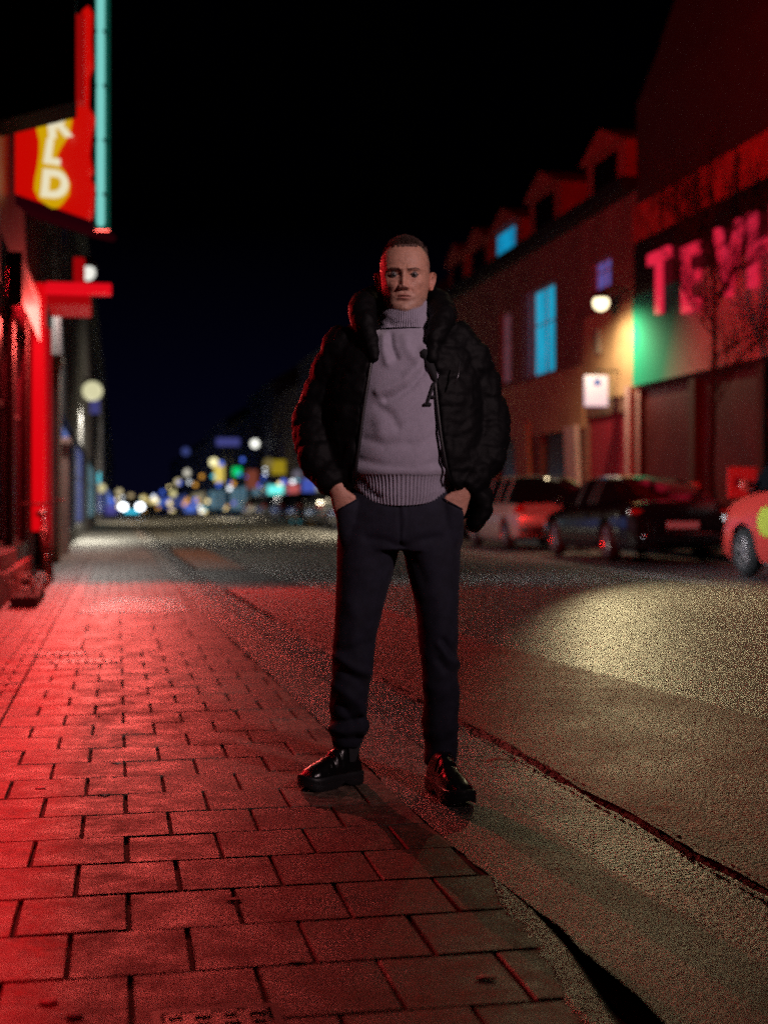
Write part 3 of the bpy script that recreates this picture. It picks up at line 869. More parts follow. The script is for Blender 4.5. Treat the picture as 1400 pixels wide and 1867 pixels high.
crease(co, no, [(664, 800), (700, 812), (740, 808)], -.005, 9)
crease(co, no, [(800, 788), (776, 806), (752, 812)], -.005, 9)
crease(co, no, [(655, 838), (700, 850), (760, 853), (810, 840)], -.006, 8)
crease(co, no, [(660, 878), (668, 892), (690, 906)], -.008, 6)
crease(co, no, [(690, 770), (694, 790)], .006, 12)
nn = vnoise(co, 11, 3, (1, 1, .8)); co += no * (nn * .005)[:, None]
setco(me, co)
sweater = mine(me, 'sweater', m_swt)
# collar
rows = [(mx(736), YM + .000, mz(602), .088, .094, .085), (mx(736), YM + .000, mz(592), .081, .092, .080), (mx(736), YM - .002, mz(577), .0765, .090, .078), (mx(736), YM - .003, mz(563), .0745, .089, .077),
        (mx(736), YM - .003, mz(557), .0720, .086, .075), (mx(736), YM - .003, mz(556), .0685, .081, .071), (mx(736), YM - .002, mz(562), .0655, .077, .067), (mx(736), YM, mz(590), .064, .075, .066)]
NRc = 64; ri = smooth_rows(interp_rows(rows, NRc), 5); NA2 = 400
Gc, th = loft_grid(ri, NA2, 2.0)
Gc[..., 2] += (.020 * np.sin(th) + .010 * -np.cos(th))[None, :] * np.clip((Gc[..., 2] - mz(604)) / .06, 0, 1) + 0
ctrs = ri[:, None, :2]
radial(Gc, np.broadcast_to(.0020 * np.cos(th * 64)[None, :], Gc.shape[:2]) + .004 * np.sin(th * 3 + Gc[..., 2] * 60) * .5)
me = MB().add(Gc.reshape(-1, 3), [(i*NA2+k, i*NA2+(k+1) % NA2, (i+1)*NA2+(k+1) % NA2, (i+1)*NA2+k) for i in range(NRc - 1) for k in range(NA2)]).mesh('collar')
co, no = arrays(me); crease(co, no, [(700, 580), (720, 590), (745, 592)], -.005, 5); co += no * (vnoise(co, 22, 8) * .003)[:, None]; setco(me, co)
mine(me, 'collar', m_swt, sweater)
# the dark woven letters on the chest, partly under the jacket
sco, sno = arrays(sweater.data)
def on_chest(px, py, off):
    X, Z = mx(px), mz(py)
    for _ in range(3):
        d = (sco[:, 0] - X) ** 2 + (sco[:, 2] - Z) ** 2; d[sno[:, 1] > 0] = 9
        k = np.exp(-d / .010 ** 2) + 1e-12; Y = YM + float((sco[:, 1] * k).sum() / k.sum())
        X, Z = (px - 700) / F * Y, HC + (920 - py) / F * Y
    return Vector((X, Y - off, Z))
def emblem(polys, name, label=None):
    mbx = MB()
    for poly in polys:
        pr = []
        n = len(poly)
        for i in range(n):
            (x0, y0), (x1, y1) = poly[i], poly[(i + 1) % n]
            m = max(1, int(math.hypot(x1 - x0, y1 - y0) / 3))
            pr += [(x0 + (x1 - x0) * j / m, y0 + (y1 - y0) * j / m) for j in range(m)]
        f = [on_chest(a, b, .0095) for a, b in pr]; bk = [p + Vector((0, .010, 0)) for p in f]
        m = len(pr)
        mbx.add(f + bk, [tuple(range(m))] + [(i, m + i, m + (i+1) % m, (i+1) % m) for i in range(m)])
    return mine(mbx, name, mat('black_flock', (.006, .006, .008), .9), sweater)
emblem([[(767, 640), (772, 636), (779, 637), (783, 644), (784, 650), (790, 660), (797, 684), (797, 700), (788, 690), (783, 679), (778, 671), (774, 655), (768, 650)]], 'chest_emblem')
emblem([[(789, 697), (794, 697), (781, 737), (776, 737)], [(772, 735), (786, 735), (786, 740), (772, 740)], [(782, 721), (797, 721), (797, 726), (781, 726)], [(790, 697), (796, 697), (803, 737), (797, 737)]], 'chest_letter')

# --- jeans
mb = MB()
def ellrow(y, xl, xr, d, cy, zoff=0): return ((mx(xl) + mx(xr)) / 2, cy, mz(y)), ((mx(xr) - mx(xl)) / 2, d)
pel = [(870, 650, 815, .11), (900, 632, 832, .12), (930, 618, 846, .125), (960, 615.5, 847, .126), (985, 615, 844, .122), (1003, 622, 836, .115)]
pts = []; rad = []
for y, xl, xr, d in pel:
    p, r = ellrow(y, xl, xr, d, YM + .012); pts.append(p); rad.append(r)
mb.tube(pts, rad, 48, (0, 1, 0), power=2.3)
LL = [(955, 616, 728, .120, .01), (1000, 614.5, 728, .116, .008), (1050, 613, 714, .106, 0), (1100, 611.5, 700, .097, -.005), (1150, 609, 688, .089, -.010), (1190, 606, 682, .085, -.012), (1215, 605, 680, .084, -.008),
      (1260, 602, 675, .082, 0), (1290, 600, 672, .082, .008), (1310, 599, 670.5, .082, .012), (1332, 598, 668, .080, .014), (1348, 601, 662, .074, .012), (1362, 607, 656, .064, .010)]
LR = [(955, 735, 843, .120, .01), (1000, 733, 840.5, .116, .006), (1050, 745, 838.5, .106, 0), (1100, 756, 837, .097, -.006), (1150, 762, 834.5, .088, -.014), (1190, 765.5, 835, .085, -.018), (1230, 767, 835.5, .083, -.016),
      (1280, 770, 835, .081, -.010), (1330, 772.5, 834.5, .080, -.006), (1365, 774, 834, .080, -.006), (1384, 773, 834.5, .081, -.006), (1389, 773, 835, .081, -.006)]
for T in (LL, LR):
    pts = []; rad = []
    for y, xl, xr, d, dy in T:
        p, r = ellrow(y, xl, xr, d, YM + .012 + dy); pts.append(p); rad.append((r[0], d))
    mb.tube(pts, rad, 40, (0, 1, 0), power=2.15)
# the pocket bags bulging round the hands
HEMS = []
for side in (-1, 1):
    w, kn, dirv, nrm, acr = HAND[side]
    lip = at(634, 920, 4.475) if side < 0 else at(825, 918.5, 4.475)
    c0 = lip + Vector((0, .066, 0))
    down = Vector((.10 * -side, .06, -1)).normalized()
    slope = Vector((1, 0, .55 * (1 if side < 0 else -1) * 1.0)).normalized()
    rings = []
    for t, ra, rb in ((0, .046, .036), (.02, .050, .037), (.06, .050, .040), (.10, .046, .040), (.14, .036, .036), (.18, .02, .02)):
        c = c0 + down * t + Vector((0, .012 * t / .1, 0))
        rings.append([c + slope * (ra * math.cos(a)) + Vector((0, -1, 0)) * (rb * math.sin(a)) for a in np.linspace(0, 2*PI, 24, endpoint=False)])
    HEMS.append([p + Vector((0, -.001, .001)) for p in rings[0][2:11]])
    vs = [p for r_ in rings for p in r_]
    fs = [tuple(range(24))] + [tuple(5*24 + k for k in range(24))] + [(i*24+k, i*24+(k+1) % 24, (i+1)*24+(k+1) % 24, (i+1)*24+k) for i in range(5) for k in range(24)]
    mb.add(vs, fs)
me = remesh(mb, .0055, 5)
co, no = arrays(me)
for poly, amp, wd_ in (
    ([(612, 1195), (640, 1215), (672, 1228)], .012, 9), ([(608, 1212), (640, 1234), (674, 1250)], -.009, 8), ([(606, 1190), (628, 1188), (660, 1176)], -.006, 9),
    ([(604, 1250), (630, 1262), (660, 1290)], .010, 9), ([(603, 1275), (625, 1290), (648, 1318)], -.010, 8),
    ([(600, 1312), (630, 1318), (668, 1308)], -.012, 6), ([(598, 1328), (630, 1336), (668, 1328)], .012, 7), ([(601, 1344), (630, 1350), (664, 1345)], -.008, 5),
    ([(658, 1300), (668, 1316), (660, 1338)], .010, 7),
    ([(838, 1195), (818, 1180), (808, 1168)], -.012, 6), ([(838, 1212), (818, 1200), (800, 1176)], .010, 7), ([(836, 1232), (815, 1222), (800, 1205)], -.009, 7),
    ([(775, 1350), (800, 1358), (832, 1345)], -.004, 7), ([(776, 1336), (800, 1340), (834, 1326)], .004, 8), ([(828, 1290), (820, 1320), (826, 1350)], .008, 9),
    ([(728, 998), (700, 985), (668, 982)], -.006, 8), ([(735, 998), (765, 985), (800, 980)], -.006, 8), ([(728, 1000), (705, 1030), (690, 1060)], -.005, 10), ([(736, 1000), (758, 1030), (772, 1060)], -.005, 10),
    ([(727, 925), (728, 960), (730, 992)], -.004, 2.5), ([(735, 925), (738, 950), (733, 985)], .003, 3),
    ([(640, 1100), (650, 1140), (645, 1170)], .006, 12), ([(800, 1090), (805, 1130), (806, 1160)], .006, 12)):
    crease(co, no, poly, amp, wd_)
low = np.clip((.62 - co[:, 2]) / .35, 0, 1)
co += no * ((vnoise(co, 9, 2, (1, 1, 1.6)) * .0065 + vnoise(co, 24, 5, (1, 1, 1.5)) * .0022) * (.35 + low))[:, None]
setco(me, co)
jeans = mine(me, 'jeans', m_jean)
# waistband button and belt loops are under the sweater; side seams and pocket stitching show
for pts in HEMS:
    mine(MB().tube(pts, .0024, 6), 'pocket_hem', m_jean, jeans)

# --- jacket
mb = MB()
JB = [  # y, outer xl, outer xr, front edge xl, front edge xr, front depth, back depth
    (597, 668, 812, 688, 778, .090, .125), (610, 640, 842, 686, 780, .105, .135), (628, 618, 858, 685, 781, .128, .150), (650, 606, 868, 684, 783, .146, .160), (700, 596, 878, 676, 786, .158, .165), (750, 592, 882, 668, 791, .163, .17),
    (800, 592, 882, 662, 797, .166, .17), (850, 590, 884, 655, 806, .164, .17), (880, 594, 884, 651, 814, .150, .17), (900, 600, 884, 640, 832, .120, .16), (915, 606, 885, 628, 846, .08, .155)]
K = 56; rings = []
for y, xl, xr, el, er, rf, rb in JB:
    cx = (mx(xl) + mx(xr)) / 2; rx = (mx(xr) - mx(xl)) / 2; cy = YM + .02
    sl = (mx(el) - cx) / rx; sr = (mx(er) - cx) / rx
    tl = -math.asin(max(-.99, sl)); tr = math.asin(min(.99, sr))
    ths = np.linspace(tr, 2 * PI - tl, K)
    out = []; inn = []
    for i, t in enumerate(ths):
        s, c = math.sin(t), math.cos(t); T_ = .034
        p = 2.3
        S = math.copysign(abs(s) ** (2 / p), s); Cc = math.copysign(abs(c) ** (2 / p), c)
        d = rf if c > 0 else rb
        out.append((cx + rx * S, cy - d * Cc, mz(y))); inn.append((cx + (rx - T_) * S, cy - (d - T_) * Cc, mz(y)))
        if i in (0, K - 1): inn[-1] = (out[-1][0], inn[-1][1], mz(y))
    rings.append(out + inn[::-1])
n = 2 * K
vs = [p for r_ in rings for p in r_]
fs = [tuple(range(n))] + [tuple((len(rings)-1)*n + k for k in range(n))] + [(i*n+k, i*n+(k+1) % n, (i+1)*n+(k+1) % n, (i+1)*n+k) for i in range(len(rings) - 1) for k in range(n)]
mb.add(vs, fs)
# skirt of the jacket, hanging lower on one side
mb.tube([at(846, 880, 4.56), at(872, 900, 4.60), at(876, 930, 4.62), at(866, 955, 4.62), at(858, 966, 4.62)], [(.03, .05), (.045, .075), (.042, .085), (.032, .08), (.018, .06)], 20, (0, 1, 0))
mb.tube([at(700, 880, 4.76), at(740, 905, 4.78), at(800, 915, 4.78), at(850, 920, 4.72)], [.05, .06, .06, .05], 16)
mb.tube([at(625, 860, 4.74), at(640, 895, 4.76), at(700, 900, 4.79)], [.05, .05, .05], 16)
for side in (-1, 1):
    pts = [at(*p) for p in ARM[side]]
    w = pts[-1]; wd2 = (pts[-1] - pts[-2]).normalized()
    sh = at(650 if side < 0 else 812, 618, 4.63)
    rr = [.080, .080, .078, .080, .074, .047]
    P_ = [sh] + pts; 
    # resample for quilted channels
    P2 = []; R2 = []
    m = 64
    L_ = [0]
    for a, b in zip(P_[:-1], P_[1:]): L_.append(L_[-1] + (b - a).length)
    for t in np.linspace(0, L_[-1], m):
        P2.append(Vector([np.interp(t, L_, [p[j] for p in P_]) for j in range(3)]))
        r_ = np.interp(t, L_, rr)
        R2.append(r_ - .007 + .011 * abs(math.sin(PI * t / .088 + (0.4 if side > 0 else 0))) ** .55)
    R2[-1] = .045; R2[-2] = .048
    for _ in range(5): P2 = [P2[0]] + [(P2[i-1] + P2[i] * 2 + P2[i+1]) / 4 for i in range(1, m - 1)] + [P2[-1]]
    mb.tube(P2, R2, 28, (0, 1, 0))
# hood lying round the neck
for a_, b_ in (((672, 612, 4.61), (622, 645, 4.63)), ((800, 610, 4.61), (850, 645, 4.63))):
    mb.tube([at(*a_), (at(*a_) + at(*b_)) / 2 + Vector((0, 0, .006)), at(*b_)], [.060, .062, .068], 16, (0, 1, 0))
hp = [(684, 660, 4.475), (680, 630, 4.485), (666, 592, 4.52), (657, 566, 4.58), (668, 556, 4.68), (700, 552, 4.77), (737, 552, 4.80), (775, 553, 4.77), (801, 560, 4.68), (807, 572, 4.58), (803, 592, 4.52), (788, 630, 4.485), (788, 660, 4.475)]
hr = [.008, .024, .040, .050, .058, .070, .075, .070, .056, .046, .038, .024, .008]
hp2 = [at(*p) for p in hp]
hp3 = []; hr3 = []
for t in np.linspace(0, len(hp2) - 1, 60):
    hp3.append(Vector([np.interp(t, range(len(hp2)), [p[j] for p in hp2]) for j in range(3)])); hr3.append(float(np.interp(t, range(len(hr)), hr)))
for _ in range(6): hp3 = [hp3[0]] + [(hp3[i-1] + hp3[i] * 2 + hp3[i+1]) / 4 for i in range(1, 59)] + [hp3[-1]]
mb.tube(hp3, hr3, 24, (0, 0, 1))
me = remesh(mb, .0065, 4)
co, no = arrays(me)
torso = np.clip(1 - np.abs((co[:, 0] - mx(737)) / .22) ** 6, 0, 1)
ch = np.abs(np.sin(PI * (co[:, 2] + .010 * vnoise(co, 5, 1)) / .105)) ** .5 - .6
co += no * (.010 * ch * torso * (co[:, 2] < 1.48) * (no[:, 2] > -.7))[:, None]
co += no * (vnoise(co, 13, 4) * .008 + vnoise(co, 34, 6, (1, 1, 1.4)) * .0045 + vnoise(co, 75, 9) * .0016)[:, None]
setco(me, co)
jacket = mine(me, 'jacket', m_jkt)
# zip down both front edges, cuffs and a chest pocket zip
for e in ([(681, 612), (678, 650), (670, 700), (662, 750), (656, 800), (649, 850), (646, 874)], [(786, 612), (789, 650), (793, 700), (798, 750), (804, 800), (813, 850), (820, 876)]):
    pts = []
    for px, py in e:
        Y = YM + .02 - np.interp(py, [612, 650, 700, 800, 850, 880], [.103, .133, .145, .153, .150, .136])
        pts.append(at(px, py, Y))
    mine(MB().tube(pts, (.006, .004), 8, (0, 1, 0)), 'zip', mat('zip_tape', (.008, .007, .009), .45, .2), jacket)
for side in (-1, 1):
    pts = [at(*p) for p in ARM[side]]; w = pts[-1]; d = (pts[-1] - pts[-2]).normalized()
    mine(MB().tube([w - d * .028, w - d * .012, w + d * .002], [.044, .046, .043], 24, (0, 1, 0)), 'cuff', m_fur, jacket)
pz = MB(); pz.tube([at(829, 700, 4.425), at(835, 685, 4.43), at(838, 660, 4.45)], .003, 8)
mine(pz, 'pocket_zip', mat('dull_zip_metal', (.10, .10, .11), .35, .8), jacket)

# --- boots
def boot(side, heel, toe, top_c, top_r, dz=0.0):
    """heel and toe are ground points, top_c the middle of the shaft opening"""
    heel = Vector(heel); toe = Vector(toe); ax = (toe - heel); L = ax.length; ax.normalize()
    lat = Vector((-ax.y, ax.x, 0))
    def P(s, t, z): return heel + ax * (s * L) + lat * t + Vector((0, 0, z))
    # sole outline (s along, half widths inside/outside)
    out = [(0, .026), (.03, .033), (.10, .037), (.22, .037), (.36, .036), (.50, .040), (.64, .047), (.78, .049), (.88, .044), (.95, .032), (.99, .015), (1.0, 0)]
    def outline(g):
        a = [(s, w * g) for s, w in out]; return [(s + (s - .5) * (g - 1) * .35, w) for s, w in a] + [(s + (s - .5) * (g - 1) * .35, -w) for s, w in a[::-1][1:]]
    up = MB()
    secs = [(.015, .030, .040, .075), (.06, .034, .040, .100), (.14, .036, .040, .125), (.24, .0365, .040, .135), (.36, .037, .040, .135), (.46, .0385, .040, .118), (.56, .0425, .040, .100), (.68, .0455, .040, .088), (.80, .0455, .040, .078), (.89, .039, .040, .068), (.955, .026, .040, .056), (.985, .012, .040, .048)]
    rings = []
    for s, w, z0, z1 in secs:
        r_ = []
        for k in range(24):
            a = 2 * PI * k / 24
            c, q = math.cos(a), math.sin(a)
            yy = w * math.copysign(abs(c) ** .8, c); h = (z1 - z0)
            zz = z0 + (h * q ** .85 if q > 0 else .004 * q)
            r_.append(P(s, yy, zz))
        rings.append(r_)
    vs = [p for r_ in rings for p in r_]
    up.add(vs, [tuple(range(24)), tuple((len(secs)-1)*24+k for k in range(24))] + [(i*24+k, i*24+(k+1) % 24, (i+1)*24+(k+1) % 24, (i+1)*24+k) for i in range(len(secs)-1) for k in range(24)])
    tc = Vector(top_c); base = P(.24, 0, .06)
    up.tube([base, base.lerp(tc, .4), base.lerp(tc, .75), tc], [(.034, .060), (.035, .055), (.036, .050), (top_r, .046)], 24, tuple(ax))
    me = remesh(up, .0035, 8)
    co, no = arrays(me)
    # creases across the instep and the ankle
    rel = (co - np.array(heel)) @ np.array(ax) / L
    for s0, amp in ((.40, -.0028), (.47, .0022), (.53, -.0024), (.585, .0016)):
        co += no * (amp * np.exp(-((rel - s0 - .25 * (co[:, 2] - .1)) / .022) ** 2) * (no[:, 2] > .1) * (co[:, 2] > .07))[:, None]
    for z0, amp in ((.150, .004), (.166, -.004), (.183, .003)):
        co += no * (amp * np.exp(-((co[:, 2] - z0 + .10 * (rel - .3)) / .008) ** 2) * np.clip(rel * 4, 0, 1))[:, None]
    setco(me, co)
    b = mine(me, 'boot', m_boot)
    so = MB()
    lay = [(.000, 1.00, 0), (.006, 1.05, 0), (.020, 1.06, 0), (.0245, 1.03, 0), (.029, 1.07, 0), (.041, 1.06, 0), (.046, .98, 0)]
    rr = []
    for z, g, _ in lay:
        ring_ = []
        for s, w in outline(g):
            arch = 0
            if z < .012: arch = .016 * math.exp(-((s - .36) / .09) ** 2) + .012 * max(0, (s - .82) / .18) ** 2
            ring_.append(P(s, w, z + arch + (.012 * max(0, (s - .8) / .2) ** 2)))
        rr.append(ring_)
    m = len(rr[0])
    so.add([p for r_ in rr for p in r_], [tuple(range(m)), tuple((len(rr)-1)*m+k for k in range(m))] + [(i*m+k, i*m+(k+1) % m, (i+1)*m+(k+1) % m, (i+1)*m+k) for i in range(len(rr)-1) for k in range(m)])
    mine(so, 'sole', m_sole, b, smooth=50)
    for sg in (-1, 1):
        g = MB()
        p0 = base.lerp(tc, .25); p1 = tc + Vector((0, 0, -.006))
        q0 = p0 + lat * sg * .0365; q1 = p1 + lat * sg * (top_r + .0005)
        g.add([q0 + ax*.012, q0 - ax*.012, q1 - ax*.026, q1 + ax*.026, q0 + ax*.012 + lat*sg*.003, q0 - ax*.012 + lat*sg*.003, q1 - ax*.026 + lat*sg*.003, q1 + ax*.026 + lat*sg*.003],
              [(0,1,2,3), (4,5,6,7), (0,1,5,4), (1,2,6,5), (2,3,7,6), (3,0,4,7)])
        mine(g, 'elastic_panel', m_elas, b, smooth=30)
    return b
gz = -.0
def gpt(px, py): 
    Y = 2350 / (py - 920); return Vector(((px - 700) / F * Y, Y, 0))
boot(-1, gpt(653, 1426), gpt(549, 1444), at(632, 1352, 4.615), .040)
boot(1, gpt(790, 1432) + Vector((0, 0, -.006)), gpt(850, 1470) + Vector((0, 0, -.006)), at(805, 1374, 4.59), .042)
# ------------------------------------------------------------------ building helpers (street frame)
VR = 12.0      # right-hand house fronts
VL = -1.08     # left-hand house fronts
def uvY(px, v):      # u of a point on the line v seen at photo column px
    k = (px - 700) / F
    Y = v / (k * CA + SA); X = k * Y
    return -X * SA + Y * CA, Y
def zat(py, Y): return HC + (920 - py) / F * Y
def wallmat(name, col, bump=.004, bscale=25, var=.22, rough=.75):
    return mat(name, col, rough, var=var, vscale=1.7, bump=bump, bscale=bscale)
def brickmat(name, c0, c1, mortar):
    m = bpy.data.materials.new(name); m.use_nodes = True
    nt = m.node_tree; N = nt.nodes; Lk = nt.links; bs = N['Principled BSDF']
    tc = N.new('ShaderNodeTexCoord'); mp = N.new('ShaderNodeMapping')
    sp = N.new('ShaderNodeSeparateXYZ'); cb = N.new('ShaderNodeCombineXYZ')
    Lk.new(tc.outputs['Object'], sp.inputs[0])
    ad = N.new('ShaderNodeMath'); ad.operation = 'ADD'
    Lk.new(sp.outputs['X'], ad.inputs[0]); Lk.new(sp.outputs['Y'], ad.inputs[1])
    Lk.new(ad.outputs[0], cb.inputs['X']); Lk.new(sp.outputs['Z'], cb.inputs['Y'])
    b = N.new('ShaderNodeTexBrick'); b.inputs['Scale'].default_value = 1.0
    b.inputs['Brick Width'].default_value = .22; b.inputs['Row Height'].default_value = .075; b.inputs['Mortar Size'].default_value = .008
    b.inputs['Color1'].default_value = (*c0, 1); b.inputs['Color2'].default_value = (*c1, 1); b.inputs['Mortar'].default_value = (*mortar, 1)
    Lk.new(cb.outputs[0], b.inputs['Vector'])
    nz = N.new('ShaderNodeTexNoise'); nz.inputs['Scale'].default_value = 1.1; nz.inputs['Detail'].default_value = 6
    Lk.new(tc.outputs['Object'], nz.inputs['Vector'])
    mr = N.new('ShaderNodeMapRange'); mr.inputs['From Min'].default_value = .3; mr.inputs['From Max'].default_value = .7; mr.inputs['To Min'].default_value = .7; mr.inputs['To Max'].default_value = 1.25
    Lk.new(nz.outputs['Fac'], mr.inputs['Value'])
    s = N.new('ShaderNodeVectorMath'); s.operation = 'SCALE'; Lk.new(b.outputs['Color'], s.inputs[0]); Lk.new(mr.outputs['Result'], s.inputs['Scale'])
    Lk.new(s.outputs['Vector'], bs.inputs['Base Color']); bs.inputs['Roughness'].default_value = .8
    bp = N.new('ShaderNodeBump'); bp.inputs['Distance'].default_value = .01; bp.invert = True
    Lk.new(b.outputs['Fac'], bp.inputs['Height']); Lk.new(bp.outputs['Normal'], bs.inputs['Normal'])
    MATS[name] = m
    return m
def wall_mb(u0, u1, z0, z1, openings, side, depth, front=0.0, reveal=.16):
    """front wall with real openings; local frame x = v - front line, y = u. side=+1: the street lies at smaller x"""
    mb = MB()
    us = sorted({u0, u1, *[o[0] for o in openings], *[o[1] for o in openings]})
    zs = sorted({z0, z1, *[o[2] for o in openings], *[o[3] for o in openings]})
    def hole(a, b):
        return any(o[0] <= a < o[1] and o[2] <= b < o[3] for o in openings)
    X = front
    for i in range(len(us) - 1):
        for j in range(len(zs) - 1):
            if hole((us[i] + us[i+1]) / 2, (zs[j] + zs[j+1]) / 2): continue
            a, b, c, d = us[i], us[i+1], zs[j], zs[j+1]
            mb.add([(X, a, c), (X, b, c), (X, b, d), (X, a, d)], [(0, 1, 2, 3)])
    r = X + side * reveal
    for a, b, c, d in openings:
        mb.add([(X, a, c), (r, a, c), (r, a, d), (X, a, d)], [(0, 1, 2, 3)]); mb.add([(X, b, c), (r, b, c), (r, b, d), (X, b, d)], [(0, 1, 2, 3)])
        mb.add([(X, a, c), (X, b, c), (r, b, c), (r, a, c)], [(0, 1, 2, 3)]); mb.add([(X, a, d), (X, b, d), (r, b, d), (r, a, d)], [(0, 1, 2, 3)])
    B = X + side * depth
    mb.add([(X, u0, z0), (B, u0, z0), (B, u0, z1), (X, u0, z1)], [(0, 1, 2, 3)]); mb.add([(X, u1, z0), (B, u1, z0), (B, u1, z1), (X, u1, z1)], [(0, 1, 2, 3)])
    mb.add([(B, u0, z0), (B, u1, z0), (B, u1, z1), (B, u0, z1)], [(0, 1, 2, 3)])
    return mb
m_glass = mat('night_glass', (.006, .007, .009), .06, spec=.6)
m_roof = mat('dark_slate_roof', (.012, .012, .014), .6, var=.3, vscale=4)
m_fwhite = mat('white_painted_frame', (.55, .54, .52), .5)
m_fdark = mat('dark_painted_frame', (.03, .028, .028), .45)
def window(parent, side, a, b, c, d, glass=None, frame=None, X=0.0, reveal=.12, mull=True, name='window', label=None):
    r = X + side * reveal; t = .055; k = side * .04
    f = MB()
    lo, hi = min(r, r + k), max(r, r + k)
    f.box(lo, hi, a, a + t, c, d); f.box(lo, hi, b - t, b, c, d); f.box(lo, hi, a + t, b - t, c, c + t); f.box(lo, hi, a + t, b - t, d - t, d)
    if mull and b - a > .9: f.box(lo + .002, hi - .002, (a+b)/2 - .025, (a+b)/2 + .025, c + t, d - t)
    if mull: f.box(lo + .004, hi - .004, a + t, b - t, c + (d - c) * .58, c + (d - c) * .58 + .045)
    w = f.build(name, frame or m_fwhite, parent)
    if label: w['label'] = label
    g = MB(); gx = r + side * .026
    g.box(min(gx, gx + .008), max(gx, gx + .008), a + t - .004, b - t + .004, c + t - .004, d - t + .004)
    g.build('pane', glass or m_glass, w)
    return w
def root(name, label, cat, u, v, group=None): return thing(name, label, cat, W(u, v, 0), A, group)

# ================================================================== RIGHT SIDE
# --- the shop with the big red letters
u_c, Yc = uvY(1160, VR)                       # corner between shop and terrace
shop = root('corner_shop', 'tall shop building with red letters over a white and green signboard', 'shop building', 0, VR)
m_shopwall = wallmat('dark_render', (.035, .012, .012))
S0, S1 = 15.0, u_c
zb_top = zat(445, Yc)                          # top of the sign zone
zb_low = zat(705, Yc)
MB_ = wall_mb(S0, S1, .1, 10.4, [(S0 + .6, S1 - .25, .1, zb_low - .12)], 1, 9.0)
MB_.build('wall', m_shopwall, shop)
g = MB(); g.prism([(S0, 10.4), (S1, 10.4), (S1 - 1.2, 11.2), (S1 - 6, 15.2), (S0, 17.0)], 'x', .02, 9.0); g.build('roof', wallmat('roof_render', (.03, .011, .011)), shop)
m_band = mat('red_painted_band', (.45, .05, .04), .6, var=.5, vscale=2.2)  # red base colour carries the red light on the cornice
b = MB(); b.box(-.10, -.002, S0, S1 - .02, zb_top, zb_top + .85); b.build('cornice_band', m_band, shop)
for yy in np.arange(S0 + .5, S1, 1.9): MB().box(-.13, -.101, yy, yy + .1, zb_top + .02, zb_top + .83).build('band_strut', mat('dark_strut', (.03, .02, .02), .6), shop)
b = MB(); b.box(-.09, -.002, S0, S1 - .06, zat(545, Yc), zb_top - .02); b.build('upper_sign_board', mat('black_sign_board', (.014, .012, .011), .4), shop)
gu = uvY(1258, VR)[0]
b = MB(); b.box(-.12, -.092, S0, S1 - .04, zb_low, zat(545, Yc)); 
m_ws = bpy.data.materials.new('white_green_board'); m_ws.use_nodes = True
nt = m_ws.node_tree; bs = nt.nodes['Principled BSDF']; bs.inputs['Roughness'].default_value = .85
tc = nt.nodes.new('ShaderNodeTexCoord'); spx = nt.nodes.new('ShaderNodeSeparateXYZ'); nt.links.new(tc.outputs['Object'], spx.inputs[0])
ma = nt.nodes.new('ShaderNodeMath'); ma.operation = 'MULTIPLY_ADD'; ma.inputs[1].default_value = .55; nt.links.new(spx.outputs['Z'], ma.inputs[0]); nt.links.new(spx.outputs['Y'], ma.inputs[2])
rp = nt.nodes.new('ShaderNodeValToRGB'); rp.color_ramp.elements[0].color = (.62, .62, .55, 1); rp.color_ramp.elements[1].color = (.0, .42, .25, 1)
mrg = nt.nodes.new('ShaderNodeMapRange'); mrg.inputs['From Min'].default_value = gu + .55 * 4.5 - .9; mrg.inputs['From Max'].default_value = gu + .55 * 4.5 + 1.0
nt.links.new(ma.outputs[0], mrg.inputs['Value']); nt.links.new(mrg.outputs['Result'], rp.inputs['Fac']); nt.links.new(rp.outputs['Color'], bs.inputs['Base Color'])
lower_board = b.build('lower_sign_board', m_ws, shop)
def text_mesh(txt, size, extrude, bold=0.0, shear=0.0):
    cu = bpy.data.curves.new('txt', 'FONT'); cu.body = txt; cu.size = size; cu.extrude = extrude; cu.offset = bold; cu.shear = shear
    cu.align_x = 'CENTER'; cu.align_y = 'CENTER'
    o = bpy.data.objects.new('txt', cu); COL.objects.link(o)
    dg = bpy.context.evaluated_depsgraph_get(); dg.update()
    me = bpy.data.meshes.new_from_object(o.evaluated_get(dg))
    bpy.data.objects.remove(o); bpy.data.curves.remove(cu)
    return me
m_let = mat('red_letter', (.62, .03, .06), .4, emit=lin(205, 35, 65), estr=1.0)
for ch, px, py, hpx in (('T', 1201, 521, 112), ('E', 1258, 514, 118), ('V', 1327, 482, 128), ('H', 1392, 455, 135)):
    uu, YY = uvY(px, VR - .2)
    me = text_mesh(ch, hpx / F * YY / .70, .05, .035)
    # letter frame: x -> -u (local -y), y -> z, z -> -v (local -x)
    M = Matrix(((0, 0, -1, -.20), (-1, 0, 0, uu), (0, 1, 0, zat(py, YY)), (0, 0, 0, 1)))
    me.transform(M)
    finish('letter', me, m_let, shop)
# shutters, door and pillars of the shop front
o = MB()
for yy in np.arange(S0 + .6, S1 - .3, .12): o.box(.10, .13, yy, yy + .112, .1, zb_low - .12)
o.build('shutter', mat('dark_red_shutter', (.09, .014, .013), .5, var=.3, vscale=1), shop)
for yy in (S1 - 3.4, S1 - 6.6, S1 - 9.8, S1 - 13):
    MB().box(-.05, .095, yy, yy + .28, .1, zb_low - .12).build('pillar', wallmat('dark_pillar', (.06, .03, .028)), shop, bevel=.01)
MB().box(-.03, .16, S1 - .24, S1 - .01, .1, zb_low).build('corner_post', wallmat('pale_pink_render', (.42, .27, .27)), shop, bevel=.01)

